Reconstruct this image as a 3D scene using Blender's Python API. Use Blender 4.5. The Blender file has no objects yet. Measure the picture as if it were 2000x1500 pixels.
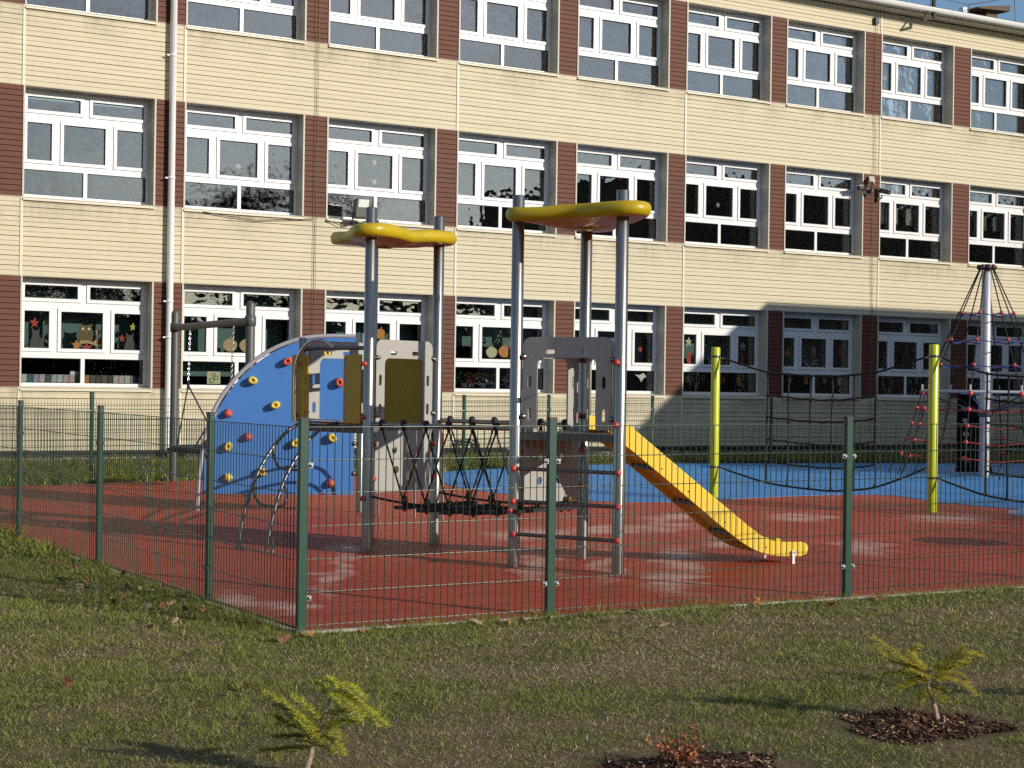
import bpy, bmesh, math, random
import numpy as np
from mathutils import Vector, Matrix
R = math.radians
rnd = random.Random(7)
rng = np.random.default_rng(11)
S = bpy.context.scene
COL = S.collection

# ------------------------------------------------------------------ helpers
def tag(o, label=None, cat=None, group=None, kind=None):
    if label: o['label'] = label
    if cat: o['category'] = cat
    if group: o['group'] = group
    if kind: o['kind'] = kind
    return o

def empty(name, loc=(0, 0, 0), rz=0.0):
    o = bpy.data.objects.new(name, None)
    o.empty_display_size = .2
    COL.objects.link(o); o.location = loc; o.rotation_euler = (0, 0, rz)
    return o

def link(name, me, mat=None, parent=None, smooth=False):
    if mat is not None and not me.materials: me.materials.append(mat)
    if smooth: me.polygons.foreach_set('use_smooth', [True] * len(me.polygons))
    o = bpy.data.objects.new(name, me); COL.objects.link(o)
    if parent is not None: o.parent = parent
    return o

def children(o): return [c for c in bpy.data.objects if c.parent == o]

def copy_tree(o, parent=None):
    kids = children(o)
    c = o.copy(); COL.objects.link(c); c.parent = parent
    for k in kids: copy_tree(k, c)
    return c

class MB:
    """collects shapes in world (or local) metres and builds ONE mesh object"""
    def __init__(s): s.v = []; s.f = []; s.sm = []
    def add(s, vs, fs, smooth=False):
        n = len(s.v); s.v += [tuple(map(float, p)) for p in vs]
        s.f += [tuple(i + n for i in f) for f in fs]; s.sm += [smooth] * len(fs)
    def box(s, x0, x1, y0, y1, z0, z1):
        s.add([(x0,y0,z0),(x1,y0,z0),(x1,y1,z0),(x0,y1,z0),(x0,y0,z1),(x1,y0,z1),(x1,y1,z1),(x0,y1,z1)],
              [(0,3,2,1),(4,5,6,7),(0,1,5,4),(1,2,6,5),(2,3,7,6),(3,0,4,7)])
    def obox(s, o, a, b, c):
        o, a, b, c = (Vector(q) for q in (o, a, b, c))
        p = [o, o+a, o+a+b, o+b, o+c, o+a+c, o+a+b+c, o+b+c]
        s.add(p, [(0,3,2,1),(4,5,6,7),(0,1,5,4),(1,2,6,5),(2,3,7,6),(3,0,4,7)])
    def bar(s, p, q, w, h, up=(0, 0, 1)):
        p, q = Vector(p), Vector(q); d = (q - p).normalized(); u = Vector(up)
        a = d.cross(u)
        if a.length < 1e-4: a = d.cross(Vector((0, 1, 0)))
        a.normalize(); b = a.cross(d)
        s.obox(p - a*w/2 - b*h/2, q - p, a*w, b*h)
    def tube(s, path, r, n=8, caps=True, smooth=True):
        P = [Vector(p) for p in path]; m = len(P)
        rr = r if isinstance(r, (list, tuple)) else [r] * m
        T = []
        for i in range(m):
            t = P[min(i+1, m-1)] - P[max(i-1, 0)]
            T.append(t.normalized() if t.length > 1e-9 else Vector((0, 0, 1)))
        ref = Vector((0, 0, 1)) if abs(T[0].z) < .9 else Vector((1, 0, 0))
        a = T[0].cross(ref).normalized(); vs = []
        for i in range(m):
            a = (a - T[i] * a.dot(T[i]))
            if a.length < 1e-6: a = T[i].orthogonal()
            a.normalize(); b = T[i].cross(a)
            for k in range(n):
                w = 2*math.pi*k/n
                vs.append(P[i] + (a*math.cos(w) + b*math.sin(w)) * rr[i])
        fs = []
        for i in range(m-1):
            for k in range(n):
                k2 = (k+1) % n
                fs.append((i*n+k, i*n+k2, (i+1)*n+k2, (i+1)*n+k))
        s.add(vs, fs, smooth)
        if caps:
            s.add(vs[:n], [tuple(range(n-1, -1, -1))]); s.add(vs[-n:], [tuple(range(n))])
    def lathe(s, prof, o=(0, 0, 0), n=20, axis=(0, 0, 1), smooth=True):
        o = Vector(o); ax = Vector(axis).normalized(); a = ax.orthogonal().normalized(); b = ax.cross(a); vs = []
        for r, z in prof:
            for k in range(n):
                w = 2*math.pi*k/n; vs.append(o + ax*z + (a*math.cos(w) + b*math.sin(w))*max(r, 1e-4))
        fs = [(i*n+k, i*n+(k+1) % n, (i+1)*n+(k+1) % n, (i+1)*n+k) for i in range(len(prof)-1) for k in range(n)]
        s.add(vs, fs, smooth)
    def ball(s, c, r, n=10, sx=1, sy=1, sz=1):
        c = Vector(c); m = max(4, n//2); vs = []; fs = []
        for i in range(m+1):
            th = math.pi*i/m
            for k in range(n):
                w = 2*math.pi*k/n
                vs.append(c + Vector((r*sx*math.sin(th)*math.cos(w), r*sy*math.sin(th)*math.sin(w), r*sz*math.cos(th))))
        for i in range(m):
            for k in range(n):
                fs.append((i*n+k, (i+1)*n+k, (i+1)*n+(k+1) % n, i*n+(k+1) % n))
        s.add(vs, fs, True)
    def mesh(s, name='m'):
        me = bpy.data.meshes.new(name); me.from_pydata(s.v, [], s.f)
        me.polygons.foreach_set('use_smooth', s.sm); me.update(); return me
    def build(s, name, mat, parent=None): return link(name, s.mesh(name), mat, parent)

def raw_mesh(name, co, nper, mat=None, cols=None):
    """many separate faces of nper corners each, straight from a numpy array"""
    co = np.asarray(co, np.float32).reshape(-1, 3); n = len(co)//nper
    me = bpy.data.meshes.new(name)
    me.vertices.add(len(co)); me.vertices.foreach_set('co', co.ravel())
    me.loops.add(len(co)); me.loops.foreach_set('vertex_index', np.arange(len(co), dtype=np.int32))
    me.polygons.add(n); me.polygons.foreach_set('loop_start', np.arange(0, len(co), nper, dtype=np.int32))
    me.polygons.foreach_set('loop_total', np.full(n, nper, np.int32))
    me.update(calc_edges=True)
    if cols is not None:
        at = me.color_attributes.new('tint', 'FLOAT_COLOR', 'POINT')
        c4 = np.ones((len(co), 4), np.float32); c4[:, :3] = np.repeat(np.asarray(cols, np.float32), nper, 0)
        at.data.foreach_set('color', c4.ravel())
    if mat: me.materials.append(mat)
    return me

def frame(o, u, v):
    """matrix taking plate coordinates (x along u, y along v, z along the normal) to the world"""
    u = Vector(u).normalized(); v = Vector(v).normalized(); n = u.cross(v)
    m = Matrix((u, v, n)).transposed().to_4x4(); m.translation = Vector(o); return m

def plate_mesh(loops, th, bevel=0.0):
    """flat board of thickness th (centred on z = 0) with the first loop as outline and the rest as holes"""
    cu = bpy.data.curves.new('c', 'CURVE'); cu.dimensions = '2D'; cu.fill_mode = 'BOTH'
    cu.extrude = max(th/2 - bevel, .0005); cu.bevel_depth = bevel; cu.bevel_resolution = 1; cu.offset = -bevel
    for lp in loops:
        sp = cu.splines.new('POLY'); sp.points.add(len(lp)-1); sp.use_cyclic_u = True
        for p, q in zip(sp.points, lp): p.co = (q[0], q[1], 0, 1)
    ob = bpy.data.objects.new('c', cu); COL.objects.link(ob)
    dg = bpy.context.evaluated_depsgraph_get(); dg.update()
    me = bpy.data.meshes.new_from_object(ob.evaluated_get(dg))
    bpy.data.objects.remove(ob); bpy.data.curves.remove(cu)
    return me

def plate(name, loops, th, M, mat, parent=None, bevel=0.0):
    me = plate_mesh(loops, th, bevel); me.transform(M); me.update(); me.materials.clear()
    return link(name, me, mat, parent)

def rrect(x0, y0, x1, y1, r, n=5, corners=(1, 1, 1, 1)):
    out = []
    for k, (cx, cy, a) in enumerate(((x1-r, y1-r, 0), (x0+r, y1-r, 90), (x0+r, y0+r, 180), (x1-r, y0+r, 270))):
        if corners[k]:
            out += [(cx + r*math.cos(R(a+90*i/n)), cy + r*math.sin(R(a+90*i/n))) for i in range(n+1)]
        else: out.append(((x1, y1), (x0, y1), (x0, y0), (x1, y0))[k])
    return out
def circ(cx, cy, r, n=20, sy=1): return [(cx + r*math.cos(2*math.pi*i/n), cy + r*sy*math.sin(2*math.pi*i/n)) for i in range(n)]
def slot(cx, cy, w, h): return rrect(cx-w/2, cy-h/2, cx+w/2, cy+h/2, min(w, h)/2*.98, 5)

# ------------------------------------------------------------------ materials
def nodes(name):
    m = bpy.data.materials.new(name); m.use_nodes = True; nt = m.node_tree
    return m, nt, nt.nodes['Principled BSDF']
def N(nt, t, **k):
    n = nt.nodes.new(t)
    for a, b in k.items():
        if a.startswith('i_'): n.inputs[int(a[2:])].default_value = b
        else: setattr(n, a, b)
    return n
def noise(nt, scale, detail=4, rough=.6, stretch=None, coord='Object'):
    tc = N(nt, 'ShaderNodeTexCoord'); n = N(nt, 'ShaderNodeTexNoise')
    n.inputs['Scale'].default_value = scale; n.inputs['Detail'].default_value = detail; n.inputs['Roughness'].default_value = rough
    if stretch:
        mp = N(nt, 'ShaderNodeMapping'); mp.inputs['Scale'].default_value = stretch
        nt.links.new(tc.outputs[coord], mp.inputs[0]); nt.links.new(mp.outputs[0], n.inputs['Vector'])
    else: nt.links.new(tc.outputs[coord], n.inputs['Vector'])
    return n.outputs[0]
def ramp(nt, fac, a, b, lo=0., hi=1.):
    r = N(nt, 'ShaderNodeMapRange'); r.inputs[1].default_value = a; r.inputs[2].default_value = b
    r.inputs[3].default_value = lo; r.inputs[4].default_value = hi; nt.links.new(fac, r.inputs[0]); return r.outputs[0]
def mixc(nt, fac, a, b, mode='MIX'):
    m = N(nt, 'ShaderNodeMix', data_type='RGBA', blend_type=mode)
    for s, val in ((0, fac), (6, a), (7, b)):
        if hasattr(val, 'links'): nt.links.new(val, m.inputs[s])
        elif s == 0: m.inputs[0].default_value = val
        else: m.inputs[s].default_value = (*val, 1) if len(val) == 3 else val
    return m.outputs[2]
def math_(nt, op, a, b=0.):
    m = N(nt, 'ShaderNodeMath', operation=op)
    for i, val in ((0, a), (1, b)):
        if hasattr(val, 'links'): nt.links.new(val, m.inputs[i])
        else: m.inputs[i].default_value = val
    return m.outputs[0]
def bump(nt, p, h, strength=.2, dist=.01):
    b = N(nt, 'ShaderNodeBump'); b.inputs['Strength'].default_value = strength; b.inputs['Distance'].default_value = dist
    nt.links.new(h, b.inputs['Height']); nt.links.new(b.outputs[0], p.inputs['Normal'])
def mat(name, col, rough=.5, metal=0., var=.12, vscale=6., bmp=0., bscale=60., stretch=None, spec=None, coat=0., dirt=0., dirtcol=(.1, .08, .05), dscale=3.):
    m, nt, p = nodes(name)
    c = mixc(nt, noise(nt, vscale, 5, .65, stretch), [x*(1-var) for x in col], [min(x*(1+var), 1) for x in col])
    if dirt: c = mixc(nt, ramp(nt, noise(nt, dscale, 8, .7), .52, .75, 0, dirt), c, dirtcol)
    nt.links.new(c, p.inputs['Base Color'])
    p.inputs['Roughness'].default_value = rough; p.inputs['Metallic'].default_value = metal
    if spec is not None: p.inputs['Specular IOR Level'].default_value = spec
    if coat: p.inputs['Coat Weight'].default_value = coat; p.inputs['Coat Roughness'].default_value = .15
    if bmp: bump(nt, p, noise(nt, bscale, 3), bmp, .01)
    return m
def tint_mat(name, rough=.7, trans=0.):
    m, nt, p = nodes(name); a = N(nt, 'ShaderNodeVertexColor', layer_name='tint')
    nt.links.new(a.outputs[0], p.inputs['Base Color']); p.inputs['Roughness'].default_value = rough
    p.inputs['Specular IOR Level'].default_value = .25
    if trans:
        t = N(nt, 'ShaderNodeBsdfTranslucent'); nt.links.new(a.outputs[0], t.inputs[0])
        mx = N(nt, 'ShaderNodeMixShader'); mx.inputs[0].default_value = trans
        nt.links.new(p.outputs[0], mx.inputs[1]); nt.links.new(t.outputs[0], mx.inputs[2])
        nt.links.new(mx.outputs[0], nt.nodes['Material Output'].inputs[0])
    return m

M = {}
M['steel'] = mat('brushed_steel', (.31, .295, .265), .33, 1., .15, 3., stretch=(1, 1, .3), bmp=.03, bscale=300)
M['chrome'] = mat('polished_steel', (.62, .62, .62), .2, 1., .1, 10)
M['dark_steel'] = mat('dark_steel', (.16, .15, .15), .38, .9, .15, 8)
M['grey_tube'] = mat('light_grey_paint', (.43, .435, .45), .4, .25, .06, 8)
M['white_paint'] = mat('white_paint', (.8, .8, .8), .4, 0, .05, 5)
M['swing_grey'] = mat('dark_grey_powder_coat', (.085, .088, .085), .5, .2, .15, 7)
M['grey_board'] = mat('grey_laminate', (.37, .36, .325), .5, 0, .06, 14, bmp=.03, bscale=200)
M['olive_board'] = mat('ochre_laminate', (.50, .32, .02), .5, 0, .08, 14)
M['blue_board'] = mat('blue_laminate', (.055, .195, .52), .5, 0, .07, 5, bmp=.02, bscale=150, dirt=.18, dirtcol=(.08, .16, .32), dscale=2.2)
M['yellow_board'] = mat('yellow_laminate', (.80, .55, .03), .42, 0, .06, 5, dirt=.2, dirtcol=(.45, .26, .03), dscale=4)
M['yellow_plastic'] = mat('yellow_moulded_plastic', (.50, .355, .006), .38, 0, .12, 9, bmp=.08, bscale=40, dirt=.35, dirtcol=(.22, .17, .02), dscale=5)
M['lime'] = mat('lime_paint', (.44, .50, .008), .32, 0, .08, 6, coat=.15)
M['red_plastic'] = mat('red_plastic', (.50, .045, .035), .35, 0, .1, 9)
M['hold_red'] = mat('red_resin', (.55, .10, .065), .55, 0, .15, 30)
M['hold_yellow'] = mat('yellow_resin', (.68, .52, .09), .55, 0, .15, 30)
M['rope'] = mat('black_rope', (.012, .012, .013), .8, 0, .4, 60, bmp=.4, bscale=300)
M['rope_blue'] = mat('blue_rope', (.03, .06, .22), .8, 0, .3, 60)
M['rope_red'] = mat('red_rope', (.35, .035, .03), .8, 0, .3, 60)
M['black_rubber'] = mat('black_rubber', (.018, .018, .018), .7, 0, .3, 20)
M['brass_clamp'] = mat('brown_connector', (.10, .075, .02), .5, .3, .2, 20)
M['fence_green'] = mat('green_powder_coat', (.010, .052, .031), .36, 0, .22, 18, bmp=.05, bscale=90, dirt=.2, dirtcol=(.06, .09, .07), dscale=9)
M['wire_green'] = mat('green_coated_wire', (.040, .062, .045), .24, .2, .2, 30)
M['back_green'] = M['wire_green']
M['bolt'] = mat('zinc_bolt', (.75, .75, .74), .25, 1, .1, 30)
M['cap'] = mat('black_cap', (.02, .022, .02), .45, 0, .2, 20)
M['pvc'] = mat('white_pvc', (.70, .70, .69), .35, 0, .03, 3)
M['gasket'] = mat('black_gasket', (.015, .015, .015), .6)
M['gutter'] = mat('white_gutter', (.82, .82, .8), .35, 0, .04, 2)
M['roof_dark'] = mat('dark_roofing', (.05, .042, .04), .7, 0, .3, 8)
M['plinth'] = mat('dark_plinth', (.035, .035, .033), .9, 0, .3, 5)
M['lamp_grey'] = mat('grey_cast_metal', (.10, .10, .09), .5, .3, .2, 20)
M['cream_paper'] = mat('cream_paper', (.62, .58, .36), .8, 0, .08, 20)
M['orange_paper'] = mat('orange_paper', (.66, .27, .06), .8, 0, .1, 20)
M['red_paper'] = mat('red_paper', (.5, .07, .05), .8, 0, .15, 20)
M['yellow_paper'] = mat('yellow_paper', (.55, .48, .12), .8, 0, .12, 20)
M['tan_paper'] = mat('tan_paper', (.55, .38, .2), .8, 0, .12, 20)
M['owl_brown'] = mat('brown_card', (.17, .12, .05), .8, 0, .5, 40)
M['grey_card'] = mat('grey_card', (.10, .09, .09), .8, 0, .3, 20)
M['white_paper'] = mat('white_paper', (.75, .75, .72), .8, 0, .05, 20)
M['grey_paper'] = mat('pale_grey_paper', (.24, .26, .26), .8, 0, .05, 20)
M['green_leaf'] = mat('green_leaf', (.07, .13, .04), .5, 0, .35, 20)
M['mint'] = mat('mint_board', (.22, .5, .38), .6, 0, .05, 4)
M['bark'] = mat('pale_bark', (.34, .25, .17), .85, 0, .45, 45, bmp=.5, bscale=80)
M['tree_bark'] = mat('dark_bark', (.05, .042, .035), .9, 0, .3, 8)
M['lace'] = mat('lace_curtain', (.7, .72, .66), .9, 0, .1, 30)
M['camera_white'] = mat('white_housing', (.68, .66, .6), .4, 0, .05, 10)
M['kerb'] = mat('pale_concrete', (.5, .45, .38), .9, 0, .25, 14, bmp=.3, bscale=60)
M['navy'] = mat('navy_board', (.004, .005, .009), .75, 0, .2, 10, spec=.1)
M['pale_blue'] = mat('pale_blue_board', (.35, .45, .62), .35, 0, .05, 6)

# beige siding: dirt streaks hanging under each row of sills, faint vertical runs and weathering
def siding_mat(name, col, streak):
    m, nt, p = nodes(name)
    c = mixc(nt, noise(nt, .9, 6, .6, (1, 1, 2.2)), [x*.93 for x in col], [x*1.05 for x in col])
    c = mixc(nt, ramp(nt, noise(nt, 7, 4, .6, (1, 1, .1)), .5, .8, 0, .13), c, [x*.72 for x in col])
    c = mixc(nt, ramp(nt, noise(nt, 1.6, 5, .7, (1, 1, 9)), .42, .75, 0, .35), c, (col[0]*.86, col[1]*.79, col[2]*.82))
    c = mixc(nt, ramp(nt, noise(nt, .35, 3, .5, (1, 1, 17)), .4, .65, 0, .22), c, [x*.84 for x in col])
    if streak:
        tc = N(nt, 'ShaderNodeTexCoord'); sp = N(nt, 'ShaderNodeSeparateXYZ'); nt.links.new(tc.outputs['Object'], sp.inputs[0]); z = sp.outputs[2]
        tot = None
        for top in (4.677, 8.0, 1.362):
            a = ramp(nt, z, top - .62, top - .02, 0, 1); b = math_(nt, 'LESS_THAN', z, top); a = math_(nt, 'MULTIPLY', a, b)
            tot = a if tot is None else math_(nt, 'MAXIMUM', tot, a)
        n1 = ramp(nt, noise(nt, 1.15, 6, .72, (1, 1, .55)), .40, .66, 0, 1)
        n2 = ramp(nt, noise(nt, 9, 5, .75, (1, 1, .2)), .35, .75, .2, 1)
        f = math_(nt, 'MULTIPLY', math_(nt, 'MULTIPLY', tot, n1), n2)
        c = mixc(nt, math_(nt, 'MULTIPLY', f, .8), c, (.10, .085, .06))
    nt.links.new(c, p.inputs['Base Color']); p.inputs['Roughness'].default_value = .6; p.inputs['Specular IOR Level'].default_value = .22
    bump(nt, p, noise(nt, 25, 3, .6, (.3, 1, 3)), .05, .01)
    return m
M['beige'] = siding_mat('beige_siding', (.61, .54, .375), True)
M['beige_trim'] = mat('beige_trim', (.64, .58, .45), .5, 0, .06, 4, dirt=.12, dirtcol=(.3, .26, .2))
M['brown'] = siding_mat('brown_siding', (.125, .044, .025), False)
M['reveal'] = mat('reveal_sheet', (.50, .47, .39), .55, 0, .06, 4)

# window glass: sky-reflecting double glazing that still lets the sun in
def glass():
    m, nt, p = nodes('window_glass'); nt.nodes.remove(p)
    gl = N(nt, 'ShaderNodeBsdfGlossy'); gl.inputs['Roughness'].default_value = .015; gl.inputs[0].default_value = (.98, .95, .93, 1)
    tr = N(nt, 'ShaderNodeBsdfTransparent'); tr.inputs[0].default_value = (.93, .955, .95, 1)
    fr = N(nt, 'ShaderNodeLayerWeight'); fr.inputs[0].default_value = .30
    oi = N(nt, 'ShaderNodeObjectInfo')
    mx = N(nt, 'ShaderNodeMixShader')
    nt.links.new(ramp(nt, fr.outputs['Fresnel'], 0, 1, .11, .9), mx.inputs[0])
    nt.links.new(tr.outputs[0], mx.inputs[1]); nt.links.new(gl.outputs[0], mx.inputs[2])
    b = N(nt, 'ShaderNodeBump'); b.inputs['Strength'].default_value = .09; b.inputs['Distance'].default_value = .05
    nz = noise(nt, 2.6, 2, .5); nt.links.new(nz, b.inputs['Height']); nt.links.new(b.outputs[0], gl.inputs['Normal'])
    nt.links.new(mx.outputs[0], nt.nodes['Material Output'].inputs[0]); return m
M['glass'] = glass()

# rubber safety surface: granules, colour drift, bleached sandy wear where feet land
WEAR = [  # centre, long half-axis vector, short half-axis vector (metres on the ground)
 ((5.64,12.08),(.72,1.31),(.10,-.05)), ((8.88,14.33),(.53,.10),(.38,.62)), ((9.9,14.44),(.41,-.16),(.3,.45)), ((7.43,11.94),(.7,1.2),(.13,-.06)),
 ((8.02,11.69),(.74,1.12),(.11,-.05)), ((8.72,11.61),(.72,1.04),(.17,-.07)), ((7.75,10.39),(.43,.62),(.24,-.1)), ((10.61,14.5),(.33,-.13),(.4,.54)),
 ((13.05,15.07),(.4,-.22),(.44,.5)), ((11.1,11.86),(.55,.66),(.17,-.2)), ((4.28,10.78),(.08,-.4),(.1,.3)), ((6.54,13.74),(.16,-.06),(.12,.38)),
 ((4.39,10.15),(.1,-.2),(.13,.35)), ((14.69,14.3),(.38,-.35),(.5,.5)), ((10.3,12.9),(.5,.6),(.2,-.15)), ((11.6,15.6),(.6,.5),(.2,-.25))]
def rubber(name, col, wear):
    m, nt, p = nodes(name)
    c = mixc(nt, ramp(nt, noise(nt, 160, 2, .5), .35, .7), [x*.5 for x in col], [min(1, x*1.55) for x in col])
    c = mixc(nt, ramp(nt, noise(nt, .55, 5, .6), .35, .7, 0, .7), c, [x*.68 for x in col])
    c = mixc(nt, ramp(nt, noise(nt, 3.1, 7, .75), .5, .72, 0, .4), c, (.13, .075, .06))
    c = mixc(nt, ramp(nt, noise(nt, 1.7, 6, .65), .55, .8, 0, .35), c, [min(1, x*1.3 + .05) for x in col])
    if wear:
        tc = N(nt, 'ShaderNodeTexCoord'); tot = None
        wob = N(nt, 'ShaderNodeTexNoise'); wob.inputs['Scale'].default_value = 2.2; wob.inputs['Detail'].default_value = 7
        nt.links.new(tc.outputs['Object'], wob.inputs[0])
        wv = N(nt, 'ShaderNodeVectorMath', operation='MULTIPLY_ADD'); nt.links.new(wob.outputs['Color'], wv.inputs[0])
        wv.inputs[1].default_value = (.8, .8, 0); 
        sb = N(nt, 'ShaderNodeVectorMath', operation='ADD'); sb.inputs[1].default_value = (-.4, -.4, 0)
        nt.links.new(tc.outputs['Object'], sb.inputs[0]); nt.links.new(sb.outputs[0], wv.inputs[2])
        for (cx, cy), a, b in WEAR:
            det = a[0]*b[1] - a[1]*b[0]
            q = N(nt, 'ShaderNodeVectorMath', operation='ADD'); q.inputs[1].default_value = (-cx, -cy, 0); nt.links.new(wv.outputs[0], q.inputs[0])
            d1 = N(nt, 'ShaderNodeVectorMath', operation='DOT_PRODUCT'); d1.inputs[1].default_value = (b[1]/det, -b[0]/det, 0)
            d2 = N(nt, 'ShaderNodeVectorMath', operation='DOT_PRODUCT'); d2.inputs[1].default_value = (-a[1]/det, a[0]/det, 0)
            nt.links.new(q.outputs[0], d1.inputs[0]); nt.links.new(q.outputs[0], d2.inputs[0])
            rr = math_(nt, 'ADD', math_(nt, 'POWER', math_(nt, 'ABSOLUTE', d1.outputs['Value']), 2.), math_(nt, 'POWER', math_(nt, 'ABSOLUTE', d2.outputs['Value']), 2.))
            e = ramp(nt, rr, .1, 1.5, 1, 0); tot = e if tot is None else math_(nt, 'MAXIMUM', tot, e)
        gr = math_(nt, 'MULTIPLY', ramp(nt, noise(nt, 70, 8, .85), .44, .58, 0, 1), ramp(nt, noise(nt, 2.4, 6, .7), .36, .56, .12, 1))
        c = mixc(nt, math_(nt, 'MULTIPLY', math_(nt, 'MULTIPLY', tot, gr), .95), c, (.95, .80, .66))
    nt.links.new(c, p.inputs['Base Color']); p.inputs['Roughness'].default_value = .62
    p.inputs['Specular IOR Level'].default_value = .25
    bump(nt, p, noise(nt, 120, 3, .6), .35, .004)
    return m
M['red_rubber'] = rubber('red_rubber_granules', (.49, .074, .032), True)
M['blue_rubber'] = rubber('blue_rubber_granules', (.055, .285, .66), False)

# ------------------------------------------------------------------ camera, sun, sky
yaw, pitch, roll, CAMZ = .5411, .0019, .0146, 1.4894
fwd = Vector((math.sin(yaw)*math.cos(pitch), math.cos(yaw)*math.cos(pitch), math.sin(pitch)))
rt = Vector((math.cos(yaw), -math.sin(yaw), 0)); up = rt.cross(fwd)
r2 = rt*math.cos(roll) + up*math.sin(roll); u2 = -rt*math.sin(roll) + up*math.cos(roll)
cam = bpy.data.cameras.new('camera'); co = bpy.data.objects.new('camera', cam); COL.objects.link(co)
mw = Matrix((r2, u2, -fwd)).transposed().to_4x4(); mw.translation = (0, 0, CAMZ); co.matrix_world = mw
cam.sensor_width = 36; cam.lens = 3238.45/2000*36; cam.clip_end = 2000; cam.clip_start = .05
S.camera = co
SUN = Vector((.43, -.90, .345)).normalized()
L = bpy.data.lights.new('sun', 'SUN'); L.energy = 4.1; L.angle = R(.5); L.color = (1, .925, .81)
lo = bpy.data.objects.new('sun', L); COL.objects.link(lo); lo.rotation_euler = SUN.to_track_quat('Z', 'Y').to_euler()
W = bpy.data.worlds.new('World'); S.world = W; W.use_nodes = True; nt = W.node_tree
sky = N(nt, 'ShaderNodeTexSky', sky_type='NISHITA'); sky.sun_disc = False
sky.sun_elevation = math.asin(SUN.z); sky.sun_rotation = math.atan2(SUN.x, SUN.y)
sky.air_density = 1.0; sky.dust_density = .3; sky.ozone_density = 3.0; sky.altitude = 300
# thin fair-weather cloud in the half of the sky behind the camera, seen only mirrored in the panes
tc = N(nt, 'ShaderNodeTexCoord'); nz = N(nt, 'ShaderNodeTexNoise'); nz.inputs['Scale'].default_value = 3.2; nz.inputs['Detail'].default_value = 7; nz.inputs['Roughness'].default_value = .6
mp = N(nt, 'ShaderNodeMapping'); mp.inputs['Scale'].default_value = (1, 1, 3.2); nt.links.new(tc.outputs['Generated'], mp.inputs[0]); nt.links.new(mp.outputs[0], nz.inputs[0])
sx = N(nt, 'ShaderNodeSeparateXYZ'); nt.links.new(tc.outputs['Generated'], sx.inputs[0])
cl = math_(nt, 'MULTIPLY', ramp(nt, nz.outputs[0], .44, .66, 0, .8), ramp(nt, sx.outputs[1], .2, -.2, 0, 1))
cl = math_(nt, 'MULTIPLY', cl, ramp(nt, sx.outputs[2], .02, .12, 0, 1))
hz = mixc(nt, cl, sky.outputs[0], (6., 5.6, 5.6))
bg = nt.nodes['Background']; bg.inputs[1].default_value = .11; nt.links.new(hz, bg.inputs[0])
S.view_settings.view_transform = 'Standard'; S.view_settings.look = 'None'; S.view_settings.exposure = .09; S.view_settings.gamma = 1
S.cycles.max_bounces = 7; S.cycles.transparent_max_bounces = 16; S.cycles.caustics_reflective = False; S.cycles.caustics_refractive = False
S.cycles.use_denoising = False
S.cycles.sample_clamp_indirect = 6

# ------------------------------------------------------------------ ground
def vnoise(x, y, sc, seed, octv=4):
    out = np.zeros_like(x); amp = 1.; tot = 0.; r = np.random.default_rng(seed); T = r.random((256, 256))
    for k in range(octv):
        u = x*sc + 37.3*k; w = y*sc + 11.7*k; i = np.floor(u).astype(int); j = np.floor(w).astype(int); a = u-i; b = w-j
        a = a*a*(3-2*a); b = b*b*(3-2*b); i &= 255; j &= 255; i2 = (i+1) & 255; j2 = (j+1) & 255
        out += amp*((T[i, j]*(1-a)+T[i2, j]*a)*(1-b) + (T[i, j2]*(1-a)+T[i2, j2]*a)*b); tot += amp; amp *= .55; sc *= 2.05
    return out/tot
CX, CY, AF = 4.078, 9.217, -.0347
FD = np.array([math.cos(AF), math.sin(AF)])
BACK = [(-7, 20.4), (4.0, 23.0), (5.8, 23.52), (8.2, 24.12), (13.8, 25.33), (16.6, 26.8), (19.8, 27.02), (22.2, 26.58), (24.6, 26.05), (27.1, 25.3), (29.6, 24.5)]
bx, by = [p[0] for p in BACK], [p[1] for p in BACK]
def front_d(x, y): return (y - CY) - (x - CX)*math.tan(AF)      # + inside the front fence
def inside(x, y): return (front_d(x, y) > 0) & (x > CX + .0) & (y < np.interp(x, bx, by))
def lawn_z(x, y):
    z = -.005 + .035*(vnoise(x, y, .9, 3, 3)-.5) + .012*(vnoise(x, y, 4., 4, 2)-.5)
    z += .10*np.clip((y-25.5)/3., 0, 1)*np.clip((x+4)/6, 0, 1)
    ins = np.minimum(np.minimum(front_d(x, y), x-CX), np.interp(x, bx, by)-y)
    return np.where(ins > 0.03, -.06, z)
def lushness(x, y):
    g = .40*vnoise(x, y*1.5, .75, 21, 5) + .33*vnoise(x, y*1.4, 2.3, 22, 4) + .27*vnoise(x, y, 8., 23, 3)
    g = (g-.49)*3.4 + .55
    fd = -front_d(x, y); ld = CX - x
    near = np.where(x > CX-.3, np.exp(-np.clip(fd, 0, 9)/.35), 0) + np.where(y > CY, np.exp(-np.clip(ld, 0, 9)/.6), 0)
    g = g + .75*near + .25*np.exp(-((x-2.4)**2+(y-10.8)**2)/3.)
    g -= .45*np.exp(-(((x-3.3)/.35)**2+((y-9.6)/.5)**2))           # bare scrape by the corner post
    g -= .35*np.exp(-(((x-5.4)/1.6)**2+((y-7.35)/.35)**2))
    return np.clip(g, 0, 1)
def axis(a, b, fine, lo, hi, grow=1.35):
    v = list(np.arange(a, b, fine)); s = fine; p = v[0]; q = v[-1]; left = []; right = []
    while p > lo: s *= grow; p -= s; left.append(p)
    s = fine
    while q < hi: s *= grow; q += s; right.append(q)
    return np.array(left[::-1] + v + right)
xs = axis(-1.5, 11, .07, -320, 380); ys = axis(3.2, 30, .09, -260, 420)
gx, gy = np.meshgrid(xs, ys, indexing='ij'); gz = lawn_z(gx, gy)
nx, ny = gx.shape
me = bpy.data.meshes.new('lawn')
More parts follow.
